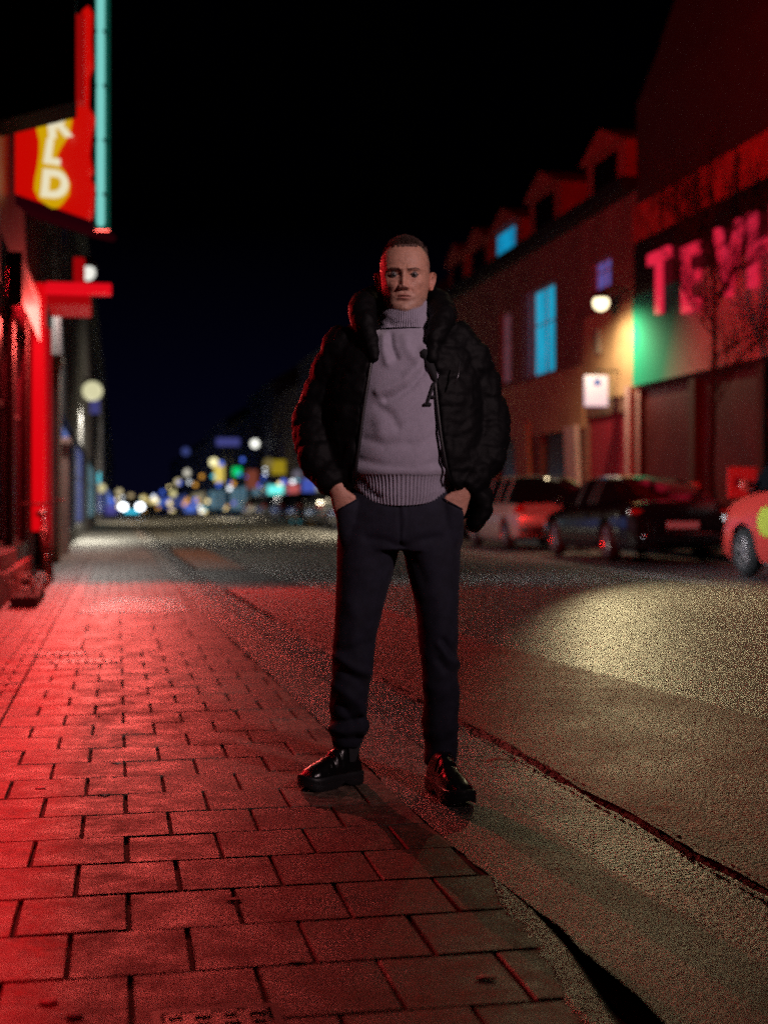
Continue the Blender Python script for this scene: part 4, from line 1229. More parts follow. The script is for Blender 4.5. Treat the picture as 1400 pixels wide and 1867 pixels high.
# --- the brick terrace with dormers
T0, T1 = S1 + .01, uvY(812, VR)[0] + 3
EZ = 8.35
terr = root('terraced_house', 'red lit brick terrace with dormer windows and a tan ground floor', 'house', 0, VR)
m_brick = brickmat('terrace_brick', (.19, .075, .055), (.27, .12, .085), (.22, .18, .15))
def col(px): return uvY(px, VR)
def box_px(x0, x1, y0, y1):
    ua, Ya = col(x1); ub, Yb = col(x0); Ym = (Ya + Yb) / 2
    return (ua, ub, zat(y1, Ym), zat(y0, Ym))
wins = {'lit_tall': box_px(968, 1011, 522, 682), 'dim': box_px(911, 931, 570, 698), 'violet': box_px(1079, 1113, 472, 526)}
gf = [box_px(1068, 1142, 756, 905), box_px(985, 1040, 766, 905), box_px(905, 948, 775, 905)]
gf = [(a, b, .1, d) for a, b, c, d in gf]
wall_mb(T0, T1, .1, EZ, list(wins.values()) + gf, 1, 8.0).build('wall', m_brick, terr)
window(terr, 1, *wins['lit_tall'], glass=curtain('cyan_curtain', (20, 165, 205), 1.0), name='window', label='tall window glowing cyan')
window(terr, 1, *wins['dim'], glass=curtain('dim_curtain', (92, 62, 72), .9))
window(terr, 1, *wins['violet'], glass=curtain('violet_curtain', (92, 90, 170), .9), label='small violet window')
MB().box(-.06, -.002, wins['lit_tall'][1] + .01, wins['lit_tall'][1] + .75, wins['lit_tall'][2], wins['lit_tall'][3]).build('shutter', mat('grey_shutter', (.26, .25, .30), .6), terr, bevel=.01)
m_tan = wallmat('tan_render', (.48, .32, .17))  # the pier's own tan; on the panels it stands for lamplight on brick
MB().box(-.05, -.002, T0 + .02, T0 + 3.6, zat(690, Yc) - .35, zat(545, Yc)).build('render_panel', m_tan, terr)
MB().box(-.05, -.002, T0 + 3.62, T1 - .05, 2.95, 4.6).build('render_panel', m_tan, terr)
# ground floor doors and piers
a, b_, c, d = gf[0]; 
s_ = MB()
for yy in np.arange(a, b_ - .05, .16): s_.box(.10, .135, yy + .004, yy + .156, c, d - .02)
s_.build('garage_door', mat('crimson_door', (.34, .02, .04), .5, var=.2), terr)
a, b_, c, d = gf[1]; MB().box(.12, .15, a, b_, c, d - .01).build('shop_window', mat('brown_shop_glass', (.05, .03, .025), .2, var=.3, vscale=1), terr)
a, b_, c, d = gf[2]; MB().box(.12, .15, a, b_, c, d - .01).build('shop_window', mat('brown_shop_glass', (.05, .03, .025), .2), terr)
def pier(x0, x1, y0, y1, m, lean=0.0):
    a, b_, c, d = box_px(x0, x1, y0, y1)
    MB().prism([(a, .1), (b_, .1), (b_ + lean, d), (a + lean, d)], 'x', -.16, -.052).build('pier', m, terr, bevel=.01)
pier(1044, 1066, 776, 905, wallmat('white_pier', (.6, .52, .48)), .35)
pier(952, 976, 770, 905, m_tan, .4)
pier(1150, 1158, 705, 905, wallmat('pink_pier', (.5, .34, .34)))
bal = MB()
a, b_, c, d = box_px(1072, 1140, 850, 905)
for yy in np.arange(a, b_, .13): bal.box(-.30, -.28, yy, yy + .02, .1, 1.35)
bal.box(-.31, -.27, a, b_, 1.35, 1.39); bal.box(-.31, -.27, a, b_, .3, .33)
bal.build('railing', mat('red_railing', (.22, .05, .05), .5), terr)
# eaves, roof slope, dormers
MB().box(-.38, .3, T0, T1, EZ + .002, EZ + .34).build('eaves', mat('black_gutter', (.008, .008, .008), .6), terr)
rf = MB(); rf.prism([(.25, EZ + .30), (.27, EZ + .345), (4.2, EZ + 3.2), (8.0, EZ + .30)], 'y', T0 + .02, T1); roof = rf.build('roof', m_roof, terr)
m_dorm = wallmat('dormer_boards', (.34, .07, .05), bscale=12)
def dormer(px0, px1, ytop, ybase, lit=None):
    u0, Y0 = col(px1); u1, Y1 = col(px0); Ym = (Y0 + Y1) / 2
    z0 = EZ + .38; z1 = zat(ytop, Ym) - .35
    z1 = max(z1, z0 + .9)
    w = u1 - u0
    mbd = MB(); 
    mbd.prism([(u0, z0), (u1, z0), (u1, z1), (u0, z1)], 'x', .0, 2.6)
    dd = mbd.build('dormer', m_dorm, terr)
    g = MB()
    mid = (u0 + u1) / 2
    g.prism([(u0 - .15, z1 + .002), (u1 + .15, z1 + .002), (mid, z1 + .62)], 'x', -.18, 2.8); g.build('dormer_roof', m_dorm, dd)
    f = MB(); f.box(-.035, -.002, u0 + w * .2, u1 - w * .2, z0 + .12, z1 - .1)
    f.build('dormer_window', lit or m_glass, dd)
dormer(1070, 1140, 255, 340)
dormer(966, 1022, 330, 395)
dormer(899, 950, 398, 465, curtain('cyan_dormer', (15, 150, 200), 1.0))
dormer(855, 893, 430, 490)
dormer(820, 850, 458, 510)
ch = MB(); ua, Ya = col(1175); ch.box(1.2, 1.9, T0 + .3, T0 + 1.1, EZ + .8, zat(222, Yc + 1)); ch.build('chimney', m_dorm, roof)
# --- wall lamp over the pavement
def down_spot(loc, target, energy, color, rad=.12, ang=150, blend=.5):
    l = bpy.data.lights.new('lamp_light', 'SPOT'); l.energy = energy; l.color = color; l.shadow_soft_size = rad; l.spot_size = R(ang); l.spot_blend = blend
    o = bpy.data.objects.new('lamp_light', l); COL.objects.link(o); o.location = loc
    o.rotation_euler = (Vector(target) - Vector(loc)).to_track_quat('-Z', 'Y').to_euler()
def wall_lamp(name, label, u, v_wall, v_head, z, rgb, s, side, r=.17, group=None, power=0, spot=None, prad=.12, tilt=(0, 0), off=0):
    t = thing(name, label, 'street lamp', W(u, v_wall, 0), A, group)
    dv = v_head - v_wall
    MB().tube([(0, 0, z + .25), (dv * .5, 0, z + .38), (dv * .9, 0, z + .25)], .03, 8).build('bracket', m_fdark, t, smooth=0)
    mbx = MB(); mbx.tube([(dv, 0, z + .30), (dv, 0, z + .22), (dv, 0, z + .10)], [.05, .13, .20], 16); mbx.build('lamp_shade', m_fdark, t, smooth=0)
    MB().ball((dv, 0, z), r).build('bulb', glow(name + '_%d_%d_%d' % rgb, rgb, s), t, smooth=0)
    if power:
        down_spot(W(u, v_head - side * off, z - r - prad - .02), W(u - tilt[0], v_head - side * (tilt[1] + off), 0), power, spot or lin(*rgb), 0 if off else prad, 164 if off else 160, .7 if off else .5)
    return t
zl = zat(550, col(1095)[1] * .95)
ul, Yl = uvY(1095, 11.2)
wall_lamp('wall_lamp', 'bright yellow white lamp on a bracket on the brick terrace', ul, VR - .05, 11.2, zat(552, Yl), (255, 236, 190), 2.6, 1, .19, power=430, spot=(1.0, .78, .46), tilt=(0, -2.2), off=.55)
# --- hanging white box sign with a blue mark
us_, Ys_ = uvY(1086, 11.35)
sg = root('box_sign', 'white box sign with a blue mark hanging beneath the wall lamp', 'sign', us_, 11.35)
zs0, zs1 = zat(741, Ys_), zat(685, Ys_); hw = 21 / F * Ys_
MB().box(-hw, hw, -.08, .08, zs0, zs1).build('panel', mat('white_acrylic', (.75, .75, .8), .3, emit=lin(186, 182, 222), estr=.55), sg, bevel=.01)
MB().ball((0, -.088, zs1 - .16), (.10, .012, .08), 12, 8).build('blue_mark', glow('blue_mark', (70, 120, 190), .8), sg, smooth=0)
MB().box(-.02, .60, -.02, .02, zs1 + .10, zs1 + .14).box(-.012, .012, -.012, .012, zs1 + .002, zs1 + .10).build('bracket', m_fdark, sg)
# --- second small plate under the lamp
MB_ = MB(); uu, YY = uvY(1096, VR - .02)
t = root('wall_box', 'small pale box on the wall between lamp and white sign', 'wall box', uu, VR)
MB().box(-.16, -.07, -.16, .16, zat(645, YY), zat(600, YY)).build('case', mat('pale_case', (.35, .33, .28), .5), t, bevel=.01)
MB().box(-.17, -.162, -.11, .11, zat(640, YY), zat(607, YY)).build('case_front', mat('grey_case', (.2, .19, .17), .4), t)
# --- notice boards between shop shutters and the cars
def notice(px, py, w, h, v, label):
    uu, YY = uvY(px, v); hw = w / 2 / F * YY; z1 = zat(py - h / 2, YY); z0 = zat(py + h / 2, YY)
    t = root('notice_board', label, 'notice board', uu, v)
    MB().box(-hw, hw, -.03, .03, z0, z1).build('panel', mat('white_pink_board', (.62, .42, .46), .5, var=.15, vscale=3), t, bevel=.008)
    MB().box(-hw + .04, -hw + .07, -.02, .02, .1, z0 - .002).box(hw - .07, hw - .04, -.02, .02, .1, z0 - .002).build('post', m_fdark, t)
    MB().box(-hw * .55, -hw * .1, -.036, -.031, z0 + (z1 - z0) * .35, z0 + (z1 - z0) * .65).build('purple_mark', mat('purple_mark', (.16, .05, .25), .5), t)
notice(1352, 880, 56, 56, 10.9, 'pinkish white notice board with a purple mark behind the red car')
notice(1258, 893, 34, 26, 11.2, 'small pinkish notice board behind the black saloon car')

# --- bare street tree
def bare_tree(u, v, H, label, r0=.075):
    t = root('bare_tree', label, 'tree', u, v)
    rnd = random.Random(3)
    tr = MB(); P = [(0, 0, .08)]; 
    for i in range(1, 13): P.append((P[-1][0] + rnd.gauss(0, .02), P[-1][1] + rnd.gauss(0, .02), .08 + H * i / 12))
    tr.tube(P, [r0 * (1.25 if i == 0 else 1) * (1 - .72 * i / 12) for i in range(13)], 10)
    m_b = mat('dark_bark', (.012, .009, .008), .85, bump=.004, bscale=40)
    tr.build('trunk', m_b, t, smooth=0)
    cr = MB()
    def branch(p, d, L, r, lv):
        pts = [Vector(p)]; n = 5
        for i in range(n):
            d = (d + Vector((rnd.gauss(0, .10), rnd.gauss(0, .10), rnd.gauss(.04, .07)))).normalized(); pts.append(pts[-1] + d * L / n)
        cr.tube(pts, [r * (1 - .7 * i / n) for i in range(n + 1)], 5, cap=False)
        if lv < 3:
            for i in range(1, n + 1):
                for _ in range(1 + (lv == 0)):
                    s = Vector((rnd.gauss(0, 1), rnd.gauss(0, 1), rnd.gauss(.35, .5))).normalized()
                    branch(pts[i], (d * .75 + s * .75).normalized(), L * rnd.uniform(.42, .62), r * .5, lv + 1)
    for k in range(14):
        f = rnd.uniform(.36, .97); i = f * 12; a = k * 2.4
        p = [np.interp(i, range(13), [q[j] for q in P]) for j in range(3)]
        branch(p, Vector((math.cos(a), math.sin(a), rnd.uniform(.55, 1.1))).normalized(), 1.9 * (1.15 - f * .6), .022, 0)
    cr.build('crown', m_b, t, smooth=0)
ut, Yt = uvY(1299, 10.3)
bare_tree(ut, 10.3, zat(345, Yt) - .1, 'thin bare tree on the far pavement in front of the shop letters')

# --- cars
def car(name, label, u, v, L, Wd, prof, belt, cabin, roofz, roof_y, paint, wheel_r=.32, wb=2.65, front_ov=.9, heading=1, group='cars parked along the far kerb', suv=False, roofpaint=None, rear=True):
    """local frame: y along the street (front at +y), x across"""
    t = thing(name, label, 'car', W(u, v, 0), A, group)
    yf = L/2 - front_ov; yr = yf - wb
    zt = lambda y: float(np.interp(y, [p[0] for p in prof], [p[1] for p in prof]))
    ys = sorted(set(np.round(np.concatenate([np.linspace(-L/2, L/2, 44), np.linspace(yf - .42, yf + .42, 19), np.linspace(yr - .42, yr + .42, 19)]), 3)))
    fr = [(.0, 0), (.0, .0)]
    mb = MB(); rings = []
    RA = wheel_r + .06
    for y in ys:
        e = max(0, (abs(y) - (L/2 - .55)) / .55); hw = Wd/2 * (1 - .13 * e ** 2.2)
        zb = .20 + .10 * e ** 2
        for yw in (yf, yr):
            d = abs(y - yw)
            if d < RA: zb = max(zb, wheel_r + math.sqrt(RA * RA - d * d) * 1.0)
        z1 = zt(y); h = z1 - .2
        zb = min(zb, z1 - .12)
        zz = lambda f: max(zb, .2 + h * f)
        half = [(hw * .93, zb), (hw * .985, zz(.12)), (hw, zz(.42)), (hw * .995, zz(.62)), (hw * .965, zz(.86)), (hw * .90, zz(.955)), (hw * .60, z1), (0, z1 + .012)]
        r_ = [(x, y, z) for x, z in half] + [(-x, y, z) for x, z in half[-2::-1]]
        rings.append(r_)
    n = len(rings[0])
    mb.add([p for r_ in rings for p in r_], [tuple(range(n)), tuple((len(ys)-1)*n+k for k in range(n))] + [(i*n+k, i*n+(k+1) % n, (i+1)*n+(k+1) % n, (i+1)*n+k) for i in range(len(ys)-1) for k in range(n)])
    body = mb.build('body', paint, t, smooth=38)
    # cabin
    y_ws, y_rf, y_rr, y_rw = cabin
    st = sorted(set(list(np.linspace(y_rw, y_rr, 8)) + list(np.linspace(y_rr, y_rf, 12)) + list(np.linspace(y_rf, y_ws, 8))))
    def top(y):
        if y > y_rf: s = (y_ws - y) / (y_ws - y_rf)
        elif y < y_rr: s = (y - y_rw) / (y_rr - y_rw)
        else: s = 1
        zb_ = zt(y) - .015
        crown = roofz - .03 * ((y - (y_rf + y_rr) / 2) / max(.3, (y_rf - y_rr) / 2)) ** 2 if y_rr <= y <= y_rf else None
        zr = crown if crown is not None else zb_ + (roofz - .03 - zb_) * (.45 * s + .55 * math.sin(s * PI / 2))
        return zb_, zr, s
    sec = []
    for y in st:
        zb_, zr, s = top(y)
        wb_ = Wd/2 * .925; wt = wb_ - (wb_ - Wd/2 * .70) * min(1, (zr - zb_) / max(.1, roofz - zb_))
        sec.append([(wb_, y, zb_), (wb_ * .45 + wt * .55, y, zb_ + (zr - zb_) * .55), (wt, y, zr - .045 * s), (wt * .86, y, zr - .006), (0, y, zr + .012)])
    def patch(rows, cols, name_, m_, off=0.0, both=False, smooth=30):
        q = MB(); vs = []
        for i in rows: vs.append([Vector(sec[i][c]) for c in cols])
        def emit(sgn):
            flat = [Vector((p.x * sgn + off * sgn * .6, p.y, p.z + off)) for r_ in vs for p in r_]
            k = len(cols)
            q.add(flat, [(i*k+j, i*k+j+1, (i+1)*k+j+1, (i+1)*k+j) for i in range(len(rows)-1) for j in range(k-1)])
        emit(1); emit(-1)
        return q.build(name_, m_, t, smooth=smooth)
    iR = [i for i, y in enumerate(st) if y_rr - 1e-6 <= y <= y_rf + 1e-6]; iF = [i for i, y in enumerate(st) if y >= y_rf - 1e-6]; iB = [i for i, y in enumerate(st) if y <= y_rr + 1e-6]
    patch(iR, [2, 3, 4], 'roof', roofpaint or paint)
    patch(iF, [2, 3, 4], 'windscreen', m_glass); patch(iB, [2, 3, 4], 'rear_window', m_glass)
    patch(range(len(st)), [0, 1, 2], 'side_window', m_glass)
    for yy in (y_rf - .02, (y_rf + y_rr) / 2 - .12, y_rr + .06):
        i = int(np.argmin([abs(y - yy) for y in st])); s0, s1 = Vector(sec[i][0]), Vector(sec[i][2])
        for sg in (1, -1):
            a = Vector((s0.x * sg, s0.y, s0.z)); b = Vector((s1.x * sg, s1.y, s1.z)); o_ = Vector((sg * .012, 0, .002))
            MB().tube([a + o_, (a + b) / 2 + o_ * 1.6, b + o_], (.035, .012), 6, (1, 0, 0)).build('pillar', paint if suv else m_fdark, t, smooth=30)
    # wheels
    mt = mat('tyre_rubber', (.012, .012, .012), .8); mr_ = mat('alloy_rim', (.55, .5, .48), .3, .85)
    for sx_ in (-1, 1):
        for yw in (yf, yr):
            x0 = sx_ * (Wd/2 - .10)
            w_ = MB(); w_.ring((0, 0, 0), wheel_r - .075, .085, 'x', 32, 10, 1.25); w_.tube([(-.06, 0, 0), (.02, 0, 0)], wheel_r - .09, 24)
            wh = w_.build('wheel', mt, t, smooth=40); wh.location = (x0, yw, wheel_r)
            rm = MB(); rm.ring((sx_ * .075, 0, 0), wheel_r - .125, .018, 'x', 28, 6)
            for k in range(5):
                a = 2 * PI * k / 5 + .3
                rm.tube([(sx_ * .075, .04 * math.cos(a), .04 * math.sin(a)), (sx_ * .070, (wheel_r - .13) * math.cos(a), (wheel_r - .13) * math.sin(a))], (.032, .012), 6, (1, 0, 0))
            rm.tube([(sx_ * .05, 0, 0), (sx_ * .085, 0, 0)], .055, 12)
            rm.build('rim', mr_, wh, smooth=40)
    # lights, bumpers, plate, mirrors
    for sx_ in (-1, 1):
        e = 1; hw = Wd/2
        MB().ball((sx_ * hw * .76, L/2 - .13, zt(L/2 - .2) - .12), (.17, .12, .075), 14, 8).build('headlight', mat('headlamp_lens', (.55, .55, .52), .1, coat=.5), t, smooth=0)
        MB().ball((sx_ * hw * .80, -L/2 + .09, zt(-L/2 + .1) - .16), (.14, .07, .05 if not suv else .11), 14, 8).build('tail_light', mat('tail_lens', (.35, .01, .01), .12, coat=.4, emit=(.5, .01, .01), estr=.05), t, smooth=0)
        mm = MB().ball((sx_ * (hw + .07), y_ws - .28, zt(y_ws) + .10), (.10, .07, .075), 14, 8); mm.tube([(sx_ * (hw - .09), y_ws - .28, zt(y_ws) + .05), (sx_ * (hw + .02), y_ws - .28, zt(y_ws) + .08)], .022, 8)
        mm.build('door_mirror', paint, t, smooth=0)
    MB().box(-.27, .27, -L/2 - .018, -L/2 + .03, zt(-L/2 + .1) - .42, zt(-L/2 + .1) - .31).build('number_plate', mat('plate', (.5, .35, .33), .4), t, bevel=.004)
    MB().tube([(-Wd/2 * .84, -L/2 + .05, .42), (-Wd/2 * .5, -L/2 - .035, .42), (Wd/2 * .5, -L/2 - .035, .42), (Wd/2 * .84, -L/2 + .05, .42)], (.05, .09), 10, (0, 0, 1)).build('bumper', paint if not suv else m_fdark, t, smooth=0)
    for sx_ in (-1, 1):
        for yy in (y_rf - .75, y_rr + .25): MB().box(sx_ * Wd/2 - .018, sx_ * Wd/2 + .018, yy, yy + .2, zt(0) - .22, zt(0) - .185).build('door_handle', paint, t, bevel=.006)
    return t
p_black = mat('black_car_paint', (.006, .006, .007), .12, coat=.6, rvar=.03, vscale=2)
p_silver = mat('silver_car_paint', (.42, .44, .38), .35, .15, coat=.4)
p_red = mat('orange_red_car_paint', (.55, .045, .035), .22, coat=.6)
p_grey = mat('grey_car_paint', (.14, .15, .17), .25, .5, coat=.4)
p_blue = mat('blue_car_paint', (.05, .08, .18), .22, .3, coat=.5)
p_white = mat('white_car_paint', (.6, .6, .6), .25, coat=.5)
sedan_prof = [(-2.35, .80), (-2.25, .98), (-1.75, 1.02), (-1.0, .98), (.9, .93), (1.4, .88), (2.0, .78), (2.32, .62)]
uw, Yw = uvY(1131, 7.95)     # rear left wheel of the saloon
v_row = 8.0 + .82
sed = car('parked_saloon', 'black saloon car parked between the silver car and the red car', uw + .18 + 1.37 + .35, v_row, 4.7, 1.82, sedan_prof, .95, (1.25, .30, -.70, -1.90), 1.44, 0, p_black, .33, 2.75, .88)
suv_prof = [(-2.2, .78), (-2.12, 1.02), (-1.0, 1.02), (.9, .98), (1.3, .95), (1.9, .84), (2.16, .62)]
hatch_prof = [(-2.0, .74), (-1.95, .98), (-1.0, 1.0), (.9, .97), (1.25, .93), (1.75, .80), (1.98, .60)]
uw2, Yw2 = uvY(931, 7.95)
car('parked_hatchback', 'silver hatchback car parked ahead of the black saloon', uw2 + 1.33 + .45, v_row, 4.0, 1.78, hatch_prof, 1.0, (1.05, .25, -1.25, -1.93), 1.55, 0, p_silver, .32, 2.5, .80, suv=True)
van_prof = [(-2.1, .9), (-2.0, 1.15), (.8, 1.15), (1.1, 1.12), (1.75, 1.0), (2.08, .72)]
uw3, Yw3 = uvY(1362, 8.1)
redcar = car('parked_hatchback', 'orange red car with its headlight at the right edge of the frame', uw3 - 1.15, v_row + .15, 4.2, 1.80, van_prof, 1.0, (1.25, .35, -1.5, -2.02), 1.82, 0, p_red, .32, 2.55, .84, suv=True)
dc = MB().ball((-.905, .55, .72), (.012, .26, .2), 16, 8); dc.build('door_decal', mat('yellow_green_decal', (.45, .5, .05), .4), redcar, smooth=0)

# ================================================================== far right row of houses
FARH = [(T1, 58, 8.6, (.10, .06, .06)), (58, 68, 9.4, (.08, .07, .09)), (68, 79, 8.2, (.12, .10, .09)), (79, 92, 10.2, (.06, .06, .09)), (92, 108, 9.0, (.11, .09, .08)), (108, 128, 10.6, (.07, .07, .10)), (128, 155, 9.2, (.09, .08, .09)), (155, 190, 10.5, (.08, .08, .11)), (190, 240, 9.6, (.07, .07, .09)), (240, 320, 10.4, (.07, .07, .10))]
adj = ['first', 'second', 'third', 'fourth', 'fifth', 'sixth', 'seventh', 'eighth', 'ninth', 'farthest']
litc = [(40, 60, 120), (110, 95, 60), (60, 40, 40), (50, 70, 120), (90, 90, 70)]
def far_house(u0, u1, H, colr, v, side, label, seed, group):
    rnd = random.Random(seed)
    t = root('town_house', label, 'house', u0, v, group)
    w = u1 - u0; ops = []
    nx = max(2, int(w / 3.6))
    for fl in (3.6, 6.3):
        if fl + 1.9 > H - .3: continue
        for i in range(nx):
            c = w * (i + .5) / nx; ops.append((c - .6, c + .6, fl, fl + 1.8))
    sf = [(w * .08, w * .92, .35, 2.75)]
    wall_mb(.02, w - .02, 0, H, ops + sf, side, 8).build('wall', wallmat('far_wall_%d' % seed, colr), t)
    g = MB(); 
    g.prism([(side * -.3, H + .002), (side * 4, H + 2.6), (side * 8, H + .002)], 'y', .02, w - .02); g.build('roof', m_roof, t)
    for a, b, c, d in ops:
        lit = rnd.random() < .42
        cc = litc[rnd.randrange(5)]
        window(t, side, a, b, c, d, glass=glow('far_pane_%d_%d_%d' % cc, cc, .9) if lit else m_glass, mull=False)
    a, b, c, d = sf[0]
    cc = [(70, 90, 150), (120, 110, 80), (50, 60, 110), (90, 60, 70), (60, 90, 100)][rnd.randrange(5)]
    window(t, side, a, b, c, d, glass=glow('shopfront_%d_%d_%d' % cc, cc, 1.3), frame=m_fdark, name='shop_window')
    return t
for i, (a, b, h, c) in enumerate(FARH):
    far_house(a + .02, b, h, c, VR, 1, 'dark town house, %s beyond the dormered brick terrace on the right' % adj[i], 20 + i, 'town houses on the right')

# ================================================================== LEFT SIDE
def colL(px): return uvY(px, VL)
# --- near shop: black pilaster, glass front, dark projecting box
near = root('neon_shop', 'near left shop with black corner pillar, glass front and pale plinth', 'shop building', 0, VL)
N0, N1 = 2.0, 17.4
m_blackw = wallmat('black_tile_wall', (.012, .010, .010), .001, 30, rough=.35)
ops = [(12.9, 15.0, .5, 3.0), (15.2, 17.2, .5, 3.0), (8.0, 10.6, .15, 2.5)]
wall_mb(N0, N1, 0, 9.5, ops, -1, 7).build('wall', m_blackw, near)
m_shopglass = mat('shop_glass', (.014, .014, .02), .12, spec=.8, var=.3, vscale=2)
for o_ in ops[:2]: window(near, -1, *o_, glass=m_shopglass, frame=mat('chrome_frame', (.35, .33, .36), .25, .8), name='shop_window', reveal=.08)
a, b_, c, d = ops[2]; MB().box(-.14, -.10, a, b_, c, d).build('door', m_fdark, near)
MB().box(.003, .06, 11.7, 12.8, .0, .34).build('plinth', wallmat('pale_plinth', (.20, .16, .17)), near, bevel=.01)
MB().box(.003, .05, 12.81, 17.38, .0, .30).build('plinth', wallmat('pink_plinth', (.30, .16, .18)), near, bevel=.01)
MB().box(.003, .035, 12.95, 14.9, .33, .48).build('sill', wallmat('pale_plinth', (.20, .16, .17)), near)
# coloured displays behind the glass
def display(u0, u1, z0, z1, rgb, s):
    MB().box(-.34, -.32, u0, u1, z0, z1).build('lit_display', glow('display_%d_%d_%d' % rgb, rgb, s), near)
# unseen box added on the near shop; its lip cuts the red neon's edge
can = root('shutter_box', 'slim black shutter box hiding a red neon strip on the near shop', 'shutter box', 0, VL)
MB().box(.004, .15, .6, 11.5, 3.34, 3.46).build('housing', m_blackw, can, bevel=.01)
lip = lambda u: 3.045 - .0078 * (u - 2)
MB().prism([(.6, lip(.6)), (11.5, lip(11.5)), (11.5, 3.338), (.6, 3.338)], 'x', .125, .15).build('lip', m_blackw, can)
MB().box(.004, .124, 11.47, 11.5, 2.96, 3.338).build('end_plate', m_blackw, can)
MB().tube([(.05, .7, 3.315), (.05, 11.4, 3.315)], .008, 8).build('neon_strip', glow('red_neon', (255, 30, 30), 4), can)  # strips here and in the second box are assumed
can3 = root('second_shutter_box', 'second slim shutter box above the shop glass beside the sign', 'shutter box', 0, VL)  # added box; its lip shapes the second strip's light
MB().box(.004, .15, 14.1, 17.3, 3.34, 3.46).build('housing', m_blackw, can3, bevel=.01)
MB().prism([(14.1, lip(14.1)), (17.3, lip(17.3)), (17.3, 3.338), (14.1, 3.338)], 'x', .125, .15).build('lip', m_blackw, can3)
MB().box(.004, .124, 14.1, 14.13, 2.92, 3.338).build('end_plate', m_blackw, can3)
MB().tube([(.05, 14.2, 3.315), (.05, 17.2, 3.315)], .008, 8).build('neon_strip', glow('red_neon', (255, 30, 30), 4), can3)
def area(name, loc, target, sx_, sy_, energy, color, spread=180, roll=None):
    l = bpy.data.lights.new(name, 'AREA'); l.shape = 'RECTANGLE'; l.size = sx_; l.size_y = sy_; l.energy = energy; l.color = color; l.spread = R(spread)
    o = bpy.data.objects.new(name, l); COL.objects.link(o); o.location = loc
    d = (Vector(target) - Vector(loc)).normalized()
    q = d.to_track_quat('-Z', 'Y')
    if roll is not None:      # local x along a given direction
        z = -d; x = Vector(roll); x = (x - z * x.dot(z)).normalized(); y = z.cross(x)
        o.rotation_euler = Matrix((x, y, z)).transposed().to_euler()
    else: o.rotation_euler = q.to_euler()
    return o
RED = (1.0, .012, .022)
DIRU = W(1, 0, 0)
area('neon_light', W(7.0, VL + .05, 3.30), W(7.0, VL + .05, 0), 8.8, .006, 265, RED, roll=DIRU)  # lights for the assumed red strips, reddening the left paving
area('neon_light', W(15.7, VL + .05, 3.30), W(15.7, VL + .05, 0), 3.0, .006, 130, RED, roll=DIRU)
# dark projecting box sign, unlit, top left
bx = root('dark_box_sign', 'big unlit black projecting box filling the upper left corner', 'sign box', 12.75, VL)
pr = [(-.0 + .004, 4.38), (.70, 4.60), (.70, 7.5), (.004, 7.5)]
MB().prism(pr, 'y', 0, .55).build('box', mat('black_box', (.004, .003, .003), .7, bump=.002, bscale=20, spec=.1), bx, bevel=.015)
MB().box(.702, .775, .3, .53, 4.70, 5.50).build('side_trim', mat('red_trim', (.3, .02, .02), .4, emit=lin(170, 10, 10), estr=.7), bx)
# --- neon sign: red tapered panel, yellow glow shape, white letters
YS = 14.0
def Ls(px, py, Y=YS): return at(px, py, Y)
sgn_ = root('neon_sign', 'glowing red projecting sign with white letters on a yellow shape', 'neon sign', 0, 0)
sgn_.location = (0, 0, 0); sgn_.rotation_euler = (0, 0, 0)
def slab(poly, Y0, Y1, name, m, parent):
    n = len(poly); f = [at(a, b, Y0) for a, b in poly]; k = [Vector((p.x, Y1, p.z)) for p in f]
    return MB().add(f + k, [tuple(range(n)), tuple(range(n, 2*n))[::-1]] + [(i, (i+1) % n, n+(i+1) % n, n+i) for i in range(n)]).build(name, m, parent)
slab([(28, 150), (150, 150), (150, 20), (162, 10), (160, 60), (163, 110), (156, 130), (155, 185), (167, 205), (160, 240), (157, 275), (163, 305), (158, 316), (165, 330), (163, 380), (158, 398), (28, 352)], YS, YS + .22, 'panel', glow('sign_red', (196, 6, 2), 1.0), sgn_)
def blob(pts, r, Y0, name, m, zthick=.03):
    """a flat rounded shape round a line"""
    out = []
    n = len(pts)
    L_, R_ = [], []
    for i, (a, b) in enumerate(pts):
        a0, b0 = pts[max(i-1, 0)]; a1, b1 = pts[min(i+1, n-1)]
        dx, dy = a1 - a0, b1 - b0; l = math.hypot(dx, dy); nx, ny = -dy / l, dx / l
        L_.append((a + nx * r[i], b + ny * r[i])); R_.append((a - nx * r[i], b - ny * r[i]))
    return slab(L_ + R_[::-1], Y0, Y0 + zthick, name, m, sgn_)
blob([(98, 190), (99, 198), (99, 216), (97, 240), (92, 262), (88, 280), (88, 300), (92, 320), (95, 340), (98, 358), (100, 372), (101, 378)], [14, 26, 32, 30, 20, 16, 19, 28, 33, 28, 14, 5], YS - .05, 'yellow_shape', glow('sign_yellow', (205, 158, 0), 1.0))
m_wl = glow('sign_white', (232, 222, 188), 1.0)
for ch, px, py, hpx, sh in (('R', 106, 228, 46, -.1), ('L', 96, 279, 40, 0.15), ('D', 100, 338, 46, .1)):
    me = text_mesh(ch, hpx / F * YS / .70, .02, .016, 0)
    p = at(px, py, YS - .075)
    rot = Matrix.Rotation(sh, 4, 'Y')
    me.transform(Matrix.Translation(p) @ rot @ Matrix(((1, 0, 0, 0), (0, 0, -1, 0), (0, 1, 0, 0), (0, 0, 0, 1))))
    finish('letter', me, m_wl, sgn_)
slab([(28, 353), (160, 400), (192, 412), (186, 420), (150, 412), (28, 372)], YS - .02, YS + .6, 'underside', mat('maroon_soffit', (.008, .001, .002), 1.0, spec=.0, emit=lin(40, 2, 10), estr=.6), sgn_)
